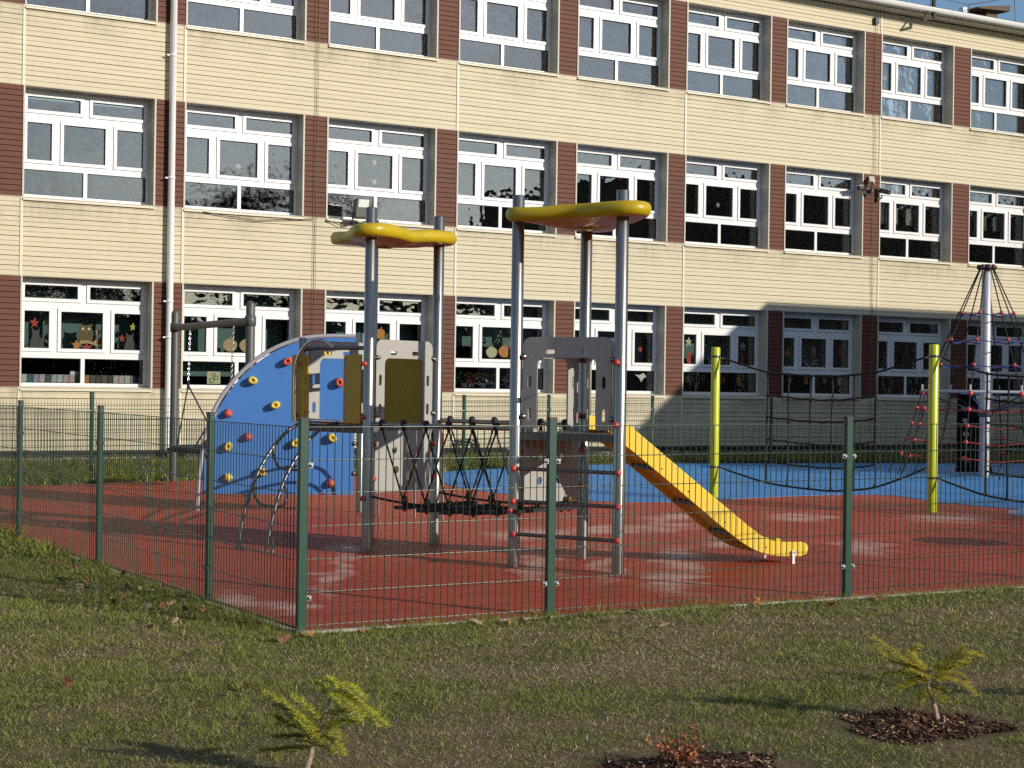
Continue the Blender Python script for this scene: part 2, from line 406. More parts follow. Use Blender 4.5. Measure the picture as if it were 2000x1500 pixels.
me.vertices.add(nx*ny); me.vertices.foreach_set('co', np.stack([gx, gy, gz], -1).astype(np.float32).ravel())
ii = np.arange(nx*ny).reshape(nx, ny); q = np.stack([ii[:-1, :-1], ii[1:, :-1], ii[1:, 1:], ii[:-1, 1:]], -1).reshape(-1, 4)
me.loops.add(q.size); me.loops.foreach_set('vertex_index', q.astype(np.int32).ravel())
me.polygons.add(len(q)); me.polygons.foreach_set('loop_start', np.arange(0, q.size, 4, dtype=np.int32)); me.polygons.foreach_set('loop_total', np.full(len(q), 4, np.int32))
me.update(calc_edges=True); me.polygons.foreach_set('use_smooth', [True]*len(q))
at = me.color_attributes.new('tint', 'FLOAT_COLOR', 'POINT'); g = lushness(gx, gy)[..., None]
soil = np.array([.25, .19, .115]); turf = np.array([.10, .105, .04])  # turf darkened to put the shade between tufts into the colour
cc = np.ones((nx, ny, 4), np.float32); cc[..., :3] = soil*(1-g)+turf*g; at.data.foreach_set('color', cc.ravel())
m, nt, p = nodes('lawn_soil'); a = N(nt, 'ShaderNodeVertexColor', layer_name='tint')
c = mixc(nt, ramp(nt, noise(nt, 55, 5, .75), .3, .7, .0, 1), (.3, .3, .3), (1.6, 1.55, 1.45))
c = mixc(nt, 1., a.outputs[0], c, 'MULTIPLY'); nt.links.new(c, p.inputs['Base Color']); p.inputs['Roughness'].default_value = .95
p.inputs['Specular IOR Level'].default_value = .1; bump(nt, p, noise(nt, 45, 6, .75), .9, .03)
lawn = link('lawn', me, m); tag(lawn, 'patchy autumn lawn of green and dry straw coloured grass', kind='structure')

def catmull(P, n=6, closed=False):
    P = [Vector((*q, 0)) if len(q) == 2 else Vector(q) for q in P]; out = []; m = len(P)
    for i in range(m if closed else m-1):
        a = P[(i-1) % m] if closed or i > 0 else P[0]; b = P[i]; c_ = P[(i+1) % m]; d = P[(i+2) % m] if closed or i+2 < m else P[-1]
        for k in range(n):
            t = k/n
            out.append(.5*((2*b) + (c_-a)*t + (2*a-5*b+4*c_-d)*t*t + (3*b-a-3*c_+d)*t**3))
    if not closed: out.append(P[-1])
    return out
def sheet(name, poly, z, mat_, label):
    me = plate_mesh([[(q[0], q[1]) for q in poly]], .03); me.transform(Matrix.Translation((0, 0, z-.015))); me.materials.clear()
    o = link(name, me, mat_); return tag(o, label, kind='structure')
inner = [(x, y-.13) for x, y in BACK if x > 4.5]
def fy(x, off): return CY + (x-CX)*math.tan(AF) + off
red = [(CX+.05, fy(CX, .02)), (14, fy(14, .02)), (29.5, fy(29.5, .02))] + inner[::-1] + [(CX+.05, 22.9)]
sheet('red_rubber_surface', red, .0, M['red_rubber'], 'brick red rubber safety surface with pale sandy worn patches')
blow = catmull([(13.4, 25.08), (12.77, 23.44), (11.98, 21.6), (11.84, 19.7), (12.2, 18.25), (13.03, 17.75), (13.95, 17.85), (15.07, 18.06), (16.5, 18.12), (17.08, 17.7), (16.8, 16.75), (16.68, 16.0), (16.8, 14.9), (17.6, 13.9), (19.5, 13.2), (23, 12.7), (29.3, 12.3)], 5)
blue = [(q.x, q.y) for q in blow] + [(x, y-.02) for x, y in inner if x > 13.9][::-1]
sheet('blue_rubber_surface', blue, .006, M['blue_rubber'], 'bright blue rubber safety surface under the rope pyramid')
kb = MB()
for i in range(20):
    x0 = CX-.02 + i*1.0; x1 = x0+.988
    kb.obox((x0, fy(x0, -.06), -.05), (x1-x0, (x1-x0)*math.tan(AF), 0), (0, .055, 0), (0, 0, .052))
for i in range(13):
    y0 = CY + .05 + i*1.0; kb.obox((CX-.04, y0, -.05), (.05, 0, 0), (0, .988, 0), (0, 0, .048))
tag(kb.build('kerb', M['kerb']), 'thin pale concrete kerb edging the red rubber', kind='structure')

# grass blades, as seen from head height they read as one mass
def pix(x, y, z):
    X = x*r2.x + y*r2.y + (z-CAMZ)*r2.z; U = x*u2.x + y*u2.y + (z-CAMZ)*u2.z; D = x*fwd.x + y*fwd.y + (z-CAMZ)*fwd.z
    return 1000 + 3238.45*X/np.maximum(D, .1), 750 - 3238.45*U/np.maximum(D, .1), D
def blades(n, x0, x1, y0, y1, hmin, hmax, wmin, wmax, near, marg, seed, name, label, dens_ref, thatch=False):
    r = np.random.default_rng(seed); x = r.uniform(x0, x1, n); y = r.uniform(y0, y1, n)
    px, py, d = pix(x, y, 0*x)
    keep = (px > -marg) & (px < 2000+marg) & (py < 1500+marg) & (d > 1) & ~inside(x, y) & (r.random(n) < np.clip((dens_ref/d)**2, .1, 1)) & (y < 28.0)
    for (mx_, my_, a_, b_) in MULCH: keep &= ((x-mx_)/a_)**2 + ((y-my_)/b_)**2 > .8 + .5*r.random(n)
    x, y, d = x[keep], y[keep], d[keep]; n = len(x); g = lushness(x, y); r1 = r.random(n)
    keep = r1 < .62 + .38*g; x, y, d, g = x[keep], y[keep], d[keep], g[keep]; n = len(x)
    z = lawn_z(x, y) - .004
    fd = -front_d(x, y); edge = np.where((x > CX-.2), np.exp(-np.clip(fd, 0, 9)/.16), 0) + np.where(y > CY, np.exp(-np.clip(CX-x, 0, 9)/.22), 0)
    h = (hmin + (hmax-hmin)*r.random(n)**1.6)*(.55 + .6*g)*(1 + .8*np.clip(edge, 0, 1)); w = (wmin + (wmax-wmin)*r.random(n))*np.clip(d/9, .8, 1.7)
    dry = r.random(n) > (.18 + .74*g); cl_n = vnoise(x, y, 11., 31, 2); h = h*(.35 + 1.3*np.clip((cl_n-.3)*2, 0, 1)); h = np.where(dry, h*.35, h)
    th = r.uniform(0, 2*np.pi, n); ln = np.where(dry, r.uniform(1.5, 5.0, n), r.uniform(.2, 1.5, n)); la = r.uniform(0, 2*np.pi, n)
    b0 = np.stack([x+np.cos(th)*w/2, y+np.sin(th)*w/2, z], -1); b1 = np.stack([x-np.cos(th)*w/2, y-np.sin(th)*w/2, z], -1)
    tp = np.stack([x+np.cos(la)*ln*h, y+np.sin(la)*ln*h, z+h], -1)
    k = r.random((n, 1)); green = np.array([.225, .24, .05])*(.35+1.25*k); green = green + (r.random((n, 1)) < .25)*np.array([.05, .03, .0])
    straw = np.where(r.random((n, 1)) < .45, np.array([.62, .49, .29]), np.array([.30, .23, .14]))*(.5+.9*k)
    col = np.where(dry[:, None], straw, green)
    if thatch:      # short dead blades, stems and crumbs lying every way in the sward
        ln2 = r.uniform(.008, .030, n)*np.clip(d/8, .8, 1.6); el = np.abs(r.normal(0, .45, n)); q = np.stack([np.cos(la)*np.cos(el), np.sin(la)*np.cos(el), np.sin(el)], -1)*ln2[:, None]
        zo = np.stack([0*x, 0*x, r.uniform(0, .010, n)*(.4+cl_n)], -1); b0 = b0 + zo; b1 = b1 + zo; tp = b0 + q
        pick = r.random((n, 1)); pg = .12 + .55*g[:, None]
        col = np.where(pick < pg, np.array([.19, .22, .05])*(.4+1.1*k), np.where(pick < pg+(1-pg)*.45, np.array([.25, .185, .11])*(.4+1.1*k), np.array([.58, .46, .27])*(.5+.9*k)))
    me = raw_mesh(name, np.stack([b0, b1, tp], 1).reshape(-1, 3), 3, M['grass'], col)
    o = link(name, me); return tag(o, label, 'grass', kind='stuff')
M['grass'] = tint_mat('grass_blade', .6, .22)
MULCH = [(5.42, 5.42, .46, .36), (3.97, 5.15, .5, .42)]
blades(2600000, -2.5, 14, 2.4, 20, .010, .040, .0026, .0050, 6, 800, 5, 'grass', 'short tufted lawn grass, part green and part dry', 8.2)
blades(4600000, -2.5, 14, 2.4, 20, .010, .03, .0024, .0048, 6, 800, 15, 'lawn_thatch', 'matted dead stems and short blades between the lawn tufts', 8.6, True)
blades(150000, 3, 30, 22.5, 28, .03, .08, .01, .018, 6, 200, 6, 'far_grass', 'rough green grass between the rear fence and the school', 60)
blades(60000, -2, 4.1, 14, 27, .03, .07, .008, .014, 6, 200, 8, 'side_grass', 'green grass beyond the left fence', 40)

# gravel strip at the foot of the school
n = 6000; gxs = rng.uniform(4, 40, n); gys = rng.uniform(28.25, 28.9, n); s_ = rng.uniform(.015, .05, n)
tri = []
for k in range(4):
    a0 = rng.uniform(0, 6.28, n)
    tri.append(np.stack([np.stack([gxs+np.cos(a0+q)*s_, gys+np.sin(a0+q)*s_*.8, lawn_z(gxs, gys)+(.0 if j else .03)+.012*k], -1) for j, q in enumerate((0, 2.1, 4.2))], 1))
gc = np.tile(rng.uniform(.25, .62, (n, 1))*np.array([[1, .95, .88]]), (4, 1))
tag(link('gravel', raw_mesh('gravel', np.concatenate(tri).reshape(-1, 3), 3, tint_mat('gravel_stone', .9), gc)), 'pale gravel strip along the foot of the school wall', 'gravel', kind='stuff')

# ------------------------------------------------------------------ mesh fences
def mesh_panel(P, Q, zp, zq, parent, n_h=7, dv=.05, rv=.0032, rh=.0036, H=1.2, side=0.0, rows=None):
    """welded wire panel from P to Q (ground points) seen as one part"""
    mb = MB(); P = Vector((*P, 0)); Q = Vector((*Q, 0)); d = (Q-P); Ln = d.length; d.normalize(); nrm = Vector((-d.y, d.x, 0))*side
    nv = int(Ln/dv)
    for i in range(nv+1):
        t = (i+.5)/(nv+1); b = P + d*(t*Ln) + nrm; zz = zp + (zq-zp)*t
        mb.tube([(b.x, b.y, zz), (b.x, b.y, zz+H+.03)], rv, 5, False)
    rows = rows or [.03 + H/(n_h-1)*k for k in range(n_h)]
    off = nrm.normalized()*.006 if side else Vector((-d.y, d.x, 0))*.006
    for hz_ in rows:
        for sgn in ((1, -1) if n_h > 6 and side == 0 and False else (1,)):
            a = P + nrm - off*sgn*-1; b = Q + nrm - off*sgn*-1
            mb.tube([(a.x, a.y, zp+hz_), (b.x, b.y, zq+hz_)], rh, 6, False)
    return mb.build('mesh_panel', M['wire_green'], parent)
def fence_post(p, ang, z, parent, H=1.275, w=.06, t=.04, clips=((.99, 1), (.2, 1)), band=None):
    d = Vector((math.cos(ang), math.sin(ang), 0)); n_ = Vector((-d.y, d.x, 0)); mb = MB(); P = Vector((*p, 0))
    def ring(a, b, h): return [tuple(P + d*x + n_*y + Vector((0, 0, h))) for x, y in ((-a, -b), (a, -b), (a, b), (-a, b))]
    # hollow section with softened edges
    e = .006; prof = []
    for sx_, sy_ in ((-1, -1), (1, -1), (1, 1), (-1, 1)):
        c = (sx_*(w/2-e), sy_*(t/2-e)); a0 = {(-1, -1): 180, (1, -1): 270, (1, 1): 0, (-1, 1): 90}[(sx_, sy_)]
        prof += [(c[0]+e*math.cos(R(a0+45*k)), c[1]+e*math.sin(R(a0+45*k))) for k in range(3)]
    m_ = len(prof); vs = [P + d*x + n_*y + Vector((0, 0, h)) for h in (-.25, z+H) for x, y in prof]
    mb.add(vs, [(i, (i+1) % m_, m_+(i+1) % m_, m_+i) for i in range(m_)] + [tuple(range(m_, 2*m_))])
    o = mb.build('post', M['fence_green'], parent)
    cp = MB(); vs = [P + d*x*1.07 + n_*y*1.07 + Vector((0, 0, h)) for h in (z+H-.012, z+H+.012) for x, y in prof]
    cp.add(vs, [(i, (i+1) % m_, m_+(i+1) % m_, m_+i) for i in range(m_)] + [tuple(range(m_, 2*m_))]); cp.build('cap', M['cap'], o)
    for hz_, sides in clips:
        for s_ in ((-1, 1) if sides == 1 else (sides,)):
            s_ = 1 if s_ == 2 else s_
            cl = MB(); b = P + d*s_*(w/2+.014) - n_*.012; cl.obox(b - d*.016 - n_*.004 + Vector((0, 0, z+hz_-.016)), d*.032, n_*.008, (0, 0, .032))
            cl.ball(b - n_*.012 + Vector((0, 0, z+hz_)), .011, 8); cl.build('clip', M['bolt'], o)
    if band:
        for hz_ in band: bb = MB(); bb.obox(P - d*(w/2+.004) - n_*(t/2+.004) + Vector((0, 0, z+hz_-.014)), d*(w+.008), n_*(t+.008), (0, 0, .028)); bb.build('bracket', M['cap'], o)
    return o
ff = tag(empty('mesh_fence', (CX, CY, 0)), 'green welded wire fence along the front of the red rubber surface', 'fence', 'green wire mesh fences')
lf_ = tag(empty('mesh_fence', (CX, CY+1, 0)), 'green welded wire fence running away on the left beside the lawn', 'fence', 'green wire mesh fences')
bf = tag(empty('mesh_fence', (8, 24, 0)), 'green welded wire fence at the back in front of the school wall', 'fence', 'green wire mesh fences')
for e_ in (ff, lf_, bf): pass
def par(o, e_):
    o.parent = e_; o.matrix_parent_inverse = Matrix.Translation(-e_.location); return o
fs = [0, 1.7356, 4.2356, 6.7356, 9.2356, 11.7356, 14.2356]
for i, s0 in enumerate(fs):
    p = (CX + FD[0]*s0, CY + FD[1]*s0); z = .0056*s0*(1 if s0 < 7 else 7/s0)
    par(fence_post(p, AF, z, None, clips=((1.0, 1 if i else 2), (.2, 1 if i else 2))), ff)
    if i+1 < len(fs):
        s1 = fs[i+1]; q_ = (CX + FD[0]*s1, CY + FD[1]*s1); z1 = .0056*s1*(1 if s1 < 7 else 7/s1)
        e0 = .034; par(mesh_panel((p[0]+FD[0]*e0, p[1]+FD[1]*e0), (q_[0]-FD[0]*e0, q_[1]-FD[1]*e0), z, z1, None), ff)
lt = [0, 1.5662] + [1.5662+2.5*k for k in range(1, 6)]
for i, t0 in enumerate(lt):
    x_ = CX + .0012*t0
    if i: par(fence_post((x_, CY+t0), math.pi/2, .0018*t0, None, clips=(), band=(.98, .22)), lf_)
    if i+1 < len(lt):
        t1 = lt[i+1]; par(mesh_panel((x_-.036, CY+t0+(.02 if i == 0 else .0)), (CX+.0012*t1-.036, CY+t1-.004), .0018*t0, .0018*t1, None), lf_)
# the rear fence: posts about 2.5 m apart along its slightly bent line
def along(pts, step, start=0.):
    out = []; acc = -start; 
    for (a, b) in zip(pts[:-1], pts[1:]):
        a, b = Vector(a), Vector(b); Ls = (b-a).length; t = -acc if acc < 0 else (step-acc) % step
        while t < Ls: out.append(tuple(a.lerp(b, t/Ls))); t += step
        acc = (acc + Ls) % step if acc >= 0 else (Ls + acc) % step
    return out
rp = [(-7, 20.4), (-4.6, 21.05), (-2.2, 21.7), (.1, 22.25), (2.45, 22.8), (4.85, 23.4), (7.26, 24.05), (9.7, 24.62), (12.1, 25.1), (14.4, 25.6), (16.9, 26.75), (19.55, 27.05), (22.2, 26.55), (24.55, 25.98), (26.95, 25.3), (29.4, 24.55)]
zb = lambda p: float(max(0., .0 + .03*np.clip((p[1]-25)/2, 0, 1)))
for i, p in enumerate(rp):
    q_ = rp[min(i+1, len(rp)-1)]; o_ = rp[max(i-1, 0)]; an = math.atan2(q_[1]-o_[1], q_[0]-o_[0])
    par(fence_post(p, an, zb(p), None, H=1.32, clips=((1.05, 1),)), bf)
    if i+1 < len(rp): par(mesh_panel(p, q_, zb(p), zb(q_), None, rv=.0032, rh=.0042, H=1.2, rows=[.03, .13, .23, .33, .43, .53, .63, .73, .83, .93, 1.03, 1.13, 1.23]), bf)
# ------------------------------------------------------------------ the school
FY = 29.0
BAY = [7.498, 10.409, 13.247, 16.091, 18.926, 21.757, 24.57, 27.451, 30.386]
BAY = [BAY[0]-2.86*2, BAY[0]-2.86] + BAY + [BAY[-1]+2.88*k for k in (1, 2, 3)]
WW, WH = 2.322, 1.925
LEV = [1.370, 4.672, 7.995]
school = tag(empty('school_building', (20, 30, 0)), 'three storey school with cream and brown siding and white framed windows', 'building')
def sb(o): return par(o, school)
X0, X1 = BAY[0]-.03, BAY[-1]+WW+.55

def siding(x0, x1, z0, z1, pitch, groove, depth, mid=0.):
    """horizontal boards with dark shadow gaps; returns MB"""
    mb = MB(); n = max(1, round((z1-z0)/pitch)); p = (z1-z0)/n; pr = []
    for i in range(n):
        z = z0 + i*p
        pr += [(0.0, z+groove*.5)]
        if mid:
            zm = z + p*.5
            pr += [(.004, zm-mid*.5), (.016, zm-mid*.5), (.016, zm+mid*.5), (.0, zm+mid*.5)]
        pr += [(.004, z+p-groove*.5), (depth, z+p-groove*.5)]
        if i < n-1: pr += [(depth, z+p+groove*.5)]
    pr = [(0., z0)] + pr[0:] + [(.0, z1)] if False else [(depth, z0)] + [(depth, z0+groove*.5)] + pr
    pr += [(depth, z1)]
    vs = []
    for y, z in pr: vs += [(x0, FY+y, z), (x1, FY+y, z)]
    mb.add(vs, [(2*i, 2*i+1, 2*i+3, 2*i+2) for i in range(len(pr)-1)])
    return mb
bands = [(.256, LEV[0]-.008), (LEV[0]+WH+.008, LEV[1]-.008), (LEV[1]+WH+.008, LEV[2]-.008), (LEV[2]+WH+.008, 10.44)]
for z0, z1 in bands:
    sb(siding(X0, X1, z0, z1, .172, .012, .045, .006).build('cream_siding', M['beige']))
for k, z in enumerate(LEV):
    for i in range(len(BAY)):
        a = BAY[i]+WW+.012; b = (BAY[i+1] if i+1 < len(BAY) else BAY[i]+WW+.55)-.012
        sb(siding(a, b, z-.008, z+WH+.008, .097, .011, .035).build('brown_pier', M['brown']))
# vertical joint strips of the cream panels, and the slim edging around every opening
for i in (2, 3, 5, 7, 9, 11):
    for z0, z1 in bands: mb = MB(); mb.box(BAY[i]-.052, BAY[i]-.006, FY-.014, FY+.03, z0, z1); sb(mb.build('joint_strip', M['beige_trim']))
for z0, z1 in bands[:3]: mb = MB(); mb.box(X0, X1, FY-.004, FY+.03, z1+.0005, z1+.0075); sb(mb.build('edge_strip', M['beige_trim']))
for z0, z1 in bands[1:]: mb = MB(); mb.box(X0, X1, FY-.010, FY+.03, z0-.0075, z0-.0005); sb(mb.build('edge_strip', M['beige_trim']))
mb = MB(); mb.box(X0, X1, FY+.07, FY+.3, -.3, .25); sb(mb.build('plinth', M['plinth']))
mb = MB(); mb.box(X0, X1, FY+.01, FY+.06, .215, .252); sb(mb.build('plinth_flashing', M['plinth']))

# one window with its parts, then copies
def ring(mb, x0, x1, z0, z1, w, y0, y1):
    mb.box(x0, x1, y0, y1, z0, z0+w); mb.box(x0, x1, y0, y1, z1-w, z1)
    mb.box(x0, x0+w, y0, y1, z0+w, z1-w); mb.box(x1-w, x1, y0, y1, z0+w, z1-w)
def make_window():
    f = MB(); Y0, Y1 = .275, .345
    w, h = WW, WH
    f.box(0, w, Y0, Y1, 0, .075); f.box(0, w, Y0, Y1, h-.07, h)
    f.box(0, .055, Y0, Y1, .075, h-.07); f.box(w-.055, w, Y0, Y1, .075, h-.07)
    t1, t2 = (.515, .625), (1.40, 1.505)
    f.box(.055, w-.055, Y0, Y1, *t1); f.box(.055, w-.055, Y0, Y1, *t2)
    f.box(w/2-.035, w/2+.035, Y0, Y1, .075, t1[0])
    f.box(w/2-.05, w/2+.05, Y0, Y1, t2[1], h-.07)
    m1, m2 = .655, 1.615
    for m_ in (m1, m2): f.box(m_-.045, m_+.045, Y0, Y1, t1[1], t2[0])
    fr = link('window', f.mesh('window'), M['pvc'])
    s = MB(); rects = []
    for (a, b, c, d) in ((.055, w/2-.05, t2[1], h-.07), (w/2+.05, w-.055, t2[1], h-.07), (.055, m1-.045, t1[1], t2[0]), (m1+.045, m2-.045, t1[1], t2[0]), (m2+.045, w-.055, t1[1], t2[0])):
        ring(s, a+.002, b-.002, c+.002, d-.002, .058, Y0-.022, Y0+.03); rects.append((a+.06, b-.06, c+.06, d-.06))
    for (a, b) in ((.055, w/2-.035), (w/2+.035, w-.055)): rects.append((a, b, .075, t1[0]))
    # small drain caps on the transoms
    for zc in (t1[0]+.055, t2[0]+.05):
        for xc in (.35, w/2, w-.4): s.box(xc-.018, xc+.018, Y0-.008, Y0-.001, zc-.007, zc+.007)
    link('sash', s.mesh('sash'), M['pvc'], fr)
    gk = MB(); gp = MB()
    for (a, b, c, d) in rects:
        ring(gk, a, b, c, d, .010, Y0+.012, Y0+.045); gp.box(a+.002, b-.002, Y0+.024, Y0+.036, c+.002, d-.002)
    link('gasket', gk.mesh('gasket'), M['gasket'], fr); link('pane', gp.mesh('pane'), M['glass'], fr)
    rv = MB()
    rv.box(-.012, 0, 0.02, Y1, 0, h); rv.box(w, w+.012, .02, Y1, 0, h); rv.box(-.012, w+.012, .02, Y1, h, h+.012)
    # edging proud of the siding
    rv.box(-.028, .004, -.016, .02, -.005, h+.004); rv.box(w-.004, w+.028, -.016, .02, -.005, h+.004)
    link('reveal', rv.mesh('reveal'), M['reveal'], fr)
    sl = MB(); sl.add([(-.02, -.045, -.028), (w+.02, -.045, -.028), (w+.02, .276, .022), (-.02, .276, .022), (-.02, -.045, -.062), (w+.02, -.045, -.062), (w+.02, .276, -.02), (-.02, .276, -.02)],
                      [(0, 1, 2, 3), (4, 7, 6, 5), (0, 4, 5, 1), (1, 5, 6, 2), (3, 2, 6, 7), (0, 3, 7, 4)])
    link('sill', sl.mesh('sill'), M['beige_trim'], fr)
    return fr
proto = make_window(); first = True
for z in LEV:
    for x in BAY:
        o = proto if first else copy_tree(proto); first = False
        o.parent = school; o.matrix_parent_inverse = Matrix.Translation((-20, -30, 0)); o.location = (x, FY, z)
# rooms behind the glass
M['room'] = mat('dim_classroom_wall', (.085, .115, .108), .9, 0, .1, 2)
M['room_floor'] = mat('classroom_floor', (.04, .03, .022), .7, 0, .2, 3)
mb = MB(); fl = MB(); cl_ = MB()
for z in LEV:
    mb.box(X0, X1, FY+7, FY+7.1, z-.92, z+2.25)
    for i in range(0, len(BAY)+1, 3):
        x = X0 if i == 0 else (BAY[i]-.26 if i < len(BAY) else X1-.1); mb.box(x-.06, x+.06, FY+.36, FY+7, z-.92, z+2.25)
    mb.box(X0, X1, FY+.355, FY+.43, z-.92, z-.02)
    mb.box(X0, X1, FY+.355, FY+.43, z+WH+.01, z+2.25)
    for i in range(len(BAY)):
        a = BAY[i]+WW+.0; b = BAY[i+1] if i+1 < len(BAY) else BAY[i]+WW+.55
        mb.box(a, b, FY+.355, FY+.43, z-.02, z+WH+.01)
    fl.box(X0, X1, FY+.43, FY+7, z-.98, z-.92); cl_.box(X0, X1, FY+.43, FY+7, z+2.25, z+2.32)
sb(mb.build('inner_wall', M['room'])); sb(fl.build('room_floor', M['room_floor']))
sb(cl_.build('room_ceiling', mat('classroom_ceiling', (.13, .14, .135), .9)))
mb = MB(); mb.box(X0, X0+.05, FY+.07, FY+12, 0, 10.5); mb.box(X1-.05, X1, FY+.07, FY+12, 0, 10.5); mb.box(X0+.05, X1-.05, FY+11.95, FY+12, 0, 10.5)
sb(mb.build('end_wall', M['beige_trim']))
M['blind'] = mat('teal_grey_blind', (.11, .185, .165), .85, 0, .12, 3, bmp=.05, bscale=60)
for i, zb2 in ((2, 1.95), (3, 1.62), (4, 2.05), (5, 2.33), (6, 2.0), (7, 2.2), (8, 2.05)):
    mb = MB(); mb.box(BAY[i]+.05, BAY[i]+WW-.05, FY+.74, FY+.745, zb2, LEV[0]+WH+.05); mb.tube([(BAY[i]+.05, FY+.742, zb2), (BAY[i]+WW-.05, FY+.742, zb2)], .014, 8); sb(mb.build('roller_blind', M['blind']))
# roof: soffit, gutter, roof deck with low kerb, vents, lightning wires
mb = MB(); mb.box(X0, X1, FY-.36, FY+.02, 10.452, 10.475); sb(mb.build('soffit', M['reveal']))
mb = MB(); pr = [(FY-.40-.085+.085*math.cos(R(a)), 10.575+.095*math.sin(R(a))) for a in range(180, 361, 20)]
pr = [(pr[0][0]-.012, pr[0][1]+.012), (pr[0][0]-.012, pr[0][1])] + pr[1:] ; n_ = len(pr)
mb.add([(x, y, z) for x in (X0, X1) for y, z in pr], [(i, i+1, n_+i+1, n_+i) for i in range(n_-1)], True)
for k in range(24): mb.box(X0+.4+1.5*k, X0+.45+1.5*k, FY-.60, FY-.39, 10.583, 10.590)
mb.box(X0, X1, FY-.40, FY-.385, 10.475, 10.60); sb(mb.build('gutter', M['gutter']))
mb = MB(); mb.add([(X0, FY-.42, 10.60), (X1, FY-.42, 10.60), (X1, FY+6, 11.30), (X0, FY+6, 11.30), (X0, FY+12, 10.6), (X1, FY+12, 10.6)], [(0, 1, 2, 3), (3, 2, 5, 4)])
mb.box(X0, X1, FY-.40, FY-.36, 10.601, 10.66); sb(mb.build('roof', M['roof_dark']))
M['vent'] = mat('weathered_vent_block', (.12, .085, .065), .9, 0, .4, 12)
mb = MB(); mb.box(32.7, 33.1, 30.7, 31.4, 10.7, 11.48); v0 = len(mb.v)
mb.add([(32.2, 30.5, 11.44), (33.35, 30.5, 11.50), (33.35, 31.6, 11.50), (32.2, 31.6, 11.44), (32.2, 30.5, 11.48), (33.35, 30.5, 11.66), (33.35, 31.6, 11.66), (32.2, 31.6, 11.48)], [(0, 3, 2, 1), (4, 5, 6, 7), (0, 1, 5, 4), (1, 2, 6, 5), (2, 3, 7, 6), (3, 0, 4, 7)])
sb(mb.build('roof_vent', M['vent']))
mb = MB(); mb.box(31.85, 32.0, 30.7, 30.85, 10.7, 11.46); sb(mb.build('roof_vent', M['white_paint']))
mb = MB()
for x in (26.6, 28.2, 29.9, 31.2): mb.tube([(x, 29.9, 10.7), (x, 29.9, 11.45 if x < 31 else 11.3)], .012, 5)
mb.tube([(24, 29.9, 11.36), (28.2, 29.9, 11.34), (31.2, 29.9, 11.28)], .009, 5); mb.tube([(31.2, 29.9, 11.28), (32.3, 30.4, 11.58), (33.2, 30.4, 11.82), (33.4, 30.4, 11.8), (33.45, 30.4, 11.1)], .012, 5)
sb(mb.build('lightning_wire', M['lamp_grey']))
mb = MB(); mb.bar((28.60, 28.50, 10.36), (28.60, 28.50, 11.2), .07, .07); mb.bar((28.60, 28.52, 10.37), (28.25, 28.52, 10.27), .06, .06); mb.bar((28.27, 28.53, 10.28), (28.56, 28.53, 10.62), .04, .04)
sb(mb.build('mast_bracket', mat('rusty_steel', (.05, .032, .028), .7, .4, .4, 20)))
# downpipe with clamps
dp = MB(); dp.tube([(10.118, FY-.105, .16), (10.118, FY-.105, 10.45), (10.118, FY-.40, 10.6)], .062, 14); po = sb(dp.build('downpipe', M['gutter']))
c2 = MB()
for z in (2.3, 2.95, 5.18, 7.4, 9.4): c2.lathe([(.064, -.02), (.071, -.02), (.071, .02), (.064, .02)], (10.118, FY-.105, z), 14); c2.box(10.06, 10.075, FY-.06, FY+.02, z-.012, z+.012); c2.box(10.0, 10.06, FY-.115, FY-.10, z-.012, z+.012)
c2 = c2.build('pipe_clamp', M['gutter'], po); c2.matrix_parent_inverse = Matrix.Translation((-20, -30, 0)) if False else c2.matrix_parent_inverse
po_children_fix = [(po, c2)]
# lightning conductor wires down the siding
def wires(x, z0, z1, gap, amp, seed):
    r = random.Random(seed); mb = MB()
    for s_ in (-1, 1):
        pts = []; z = z1
        while z > z0: pts.append((x + s_*gap/2 + r.uniform(-amp, amp), FY-.03, z)); z -= .35
        mb.tube(pts, .0045, 5)
    return mb
sb(wires(12.985, 2.3, 10.4, .05, .014, 3).build('conductor_wire', mat('weathered_wire', (.2, .15, .1), .6, .5)))
sb(wires(27.215, .3, 10.35, .05, .03, 5).build('conductor_wire', bpy.data.materials['weathered_wire']))
mb = MB(); mb.box(27.16, 27.27, FY-.09, FY-.01, 10.12, 10.27); sb(mb.build('wire_box', M['cap']))
mb = MB()
mb.tube([(10.747, FY-.05, 4.62), (11.2, FY-.05, 4.57), (11.8, FY-.05, 4.53), (12.4, FY-.05, 4.58), (12.95, FY-.05, 4.625)], .008, 5)
mb.tube([(13.22, FY-.05, 4.62), (13.33, FY-.06, 4.60), (13.53, FY-.06, 4.52), (13.68, FY-.06, 4.55), (13.78, FY-.07, 4.66)], .008, 5)
sb(mb.build('hanging_cable', M['cap']))

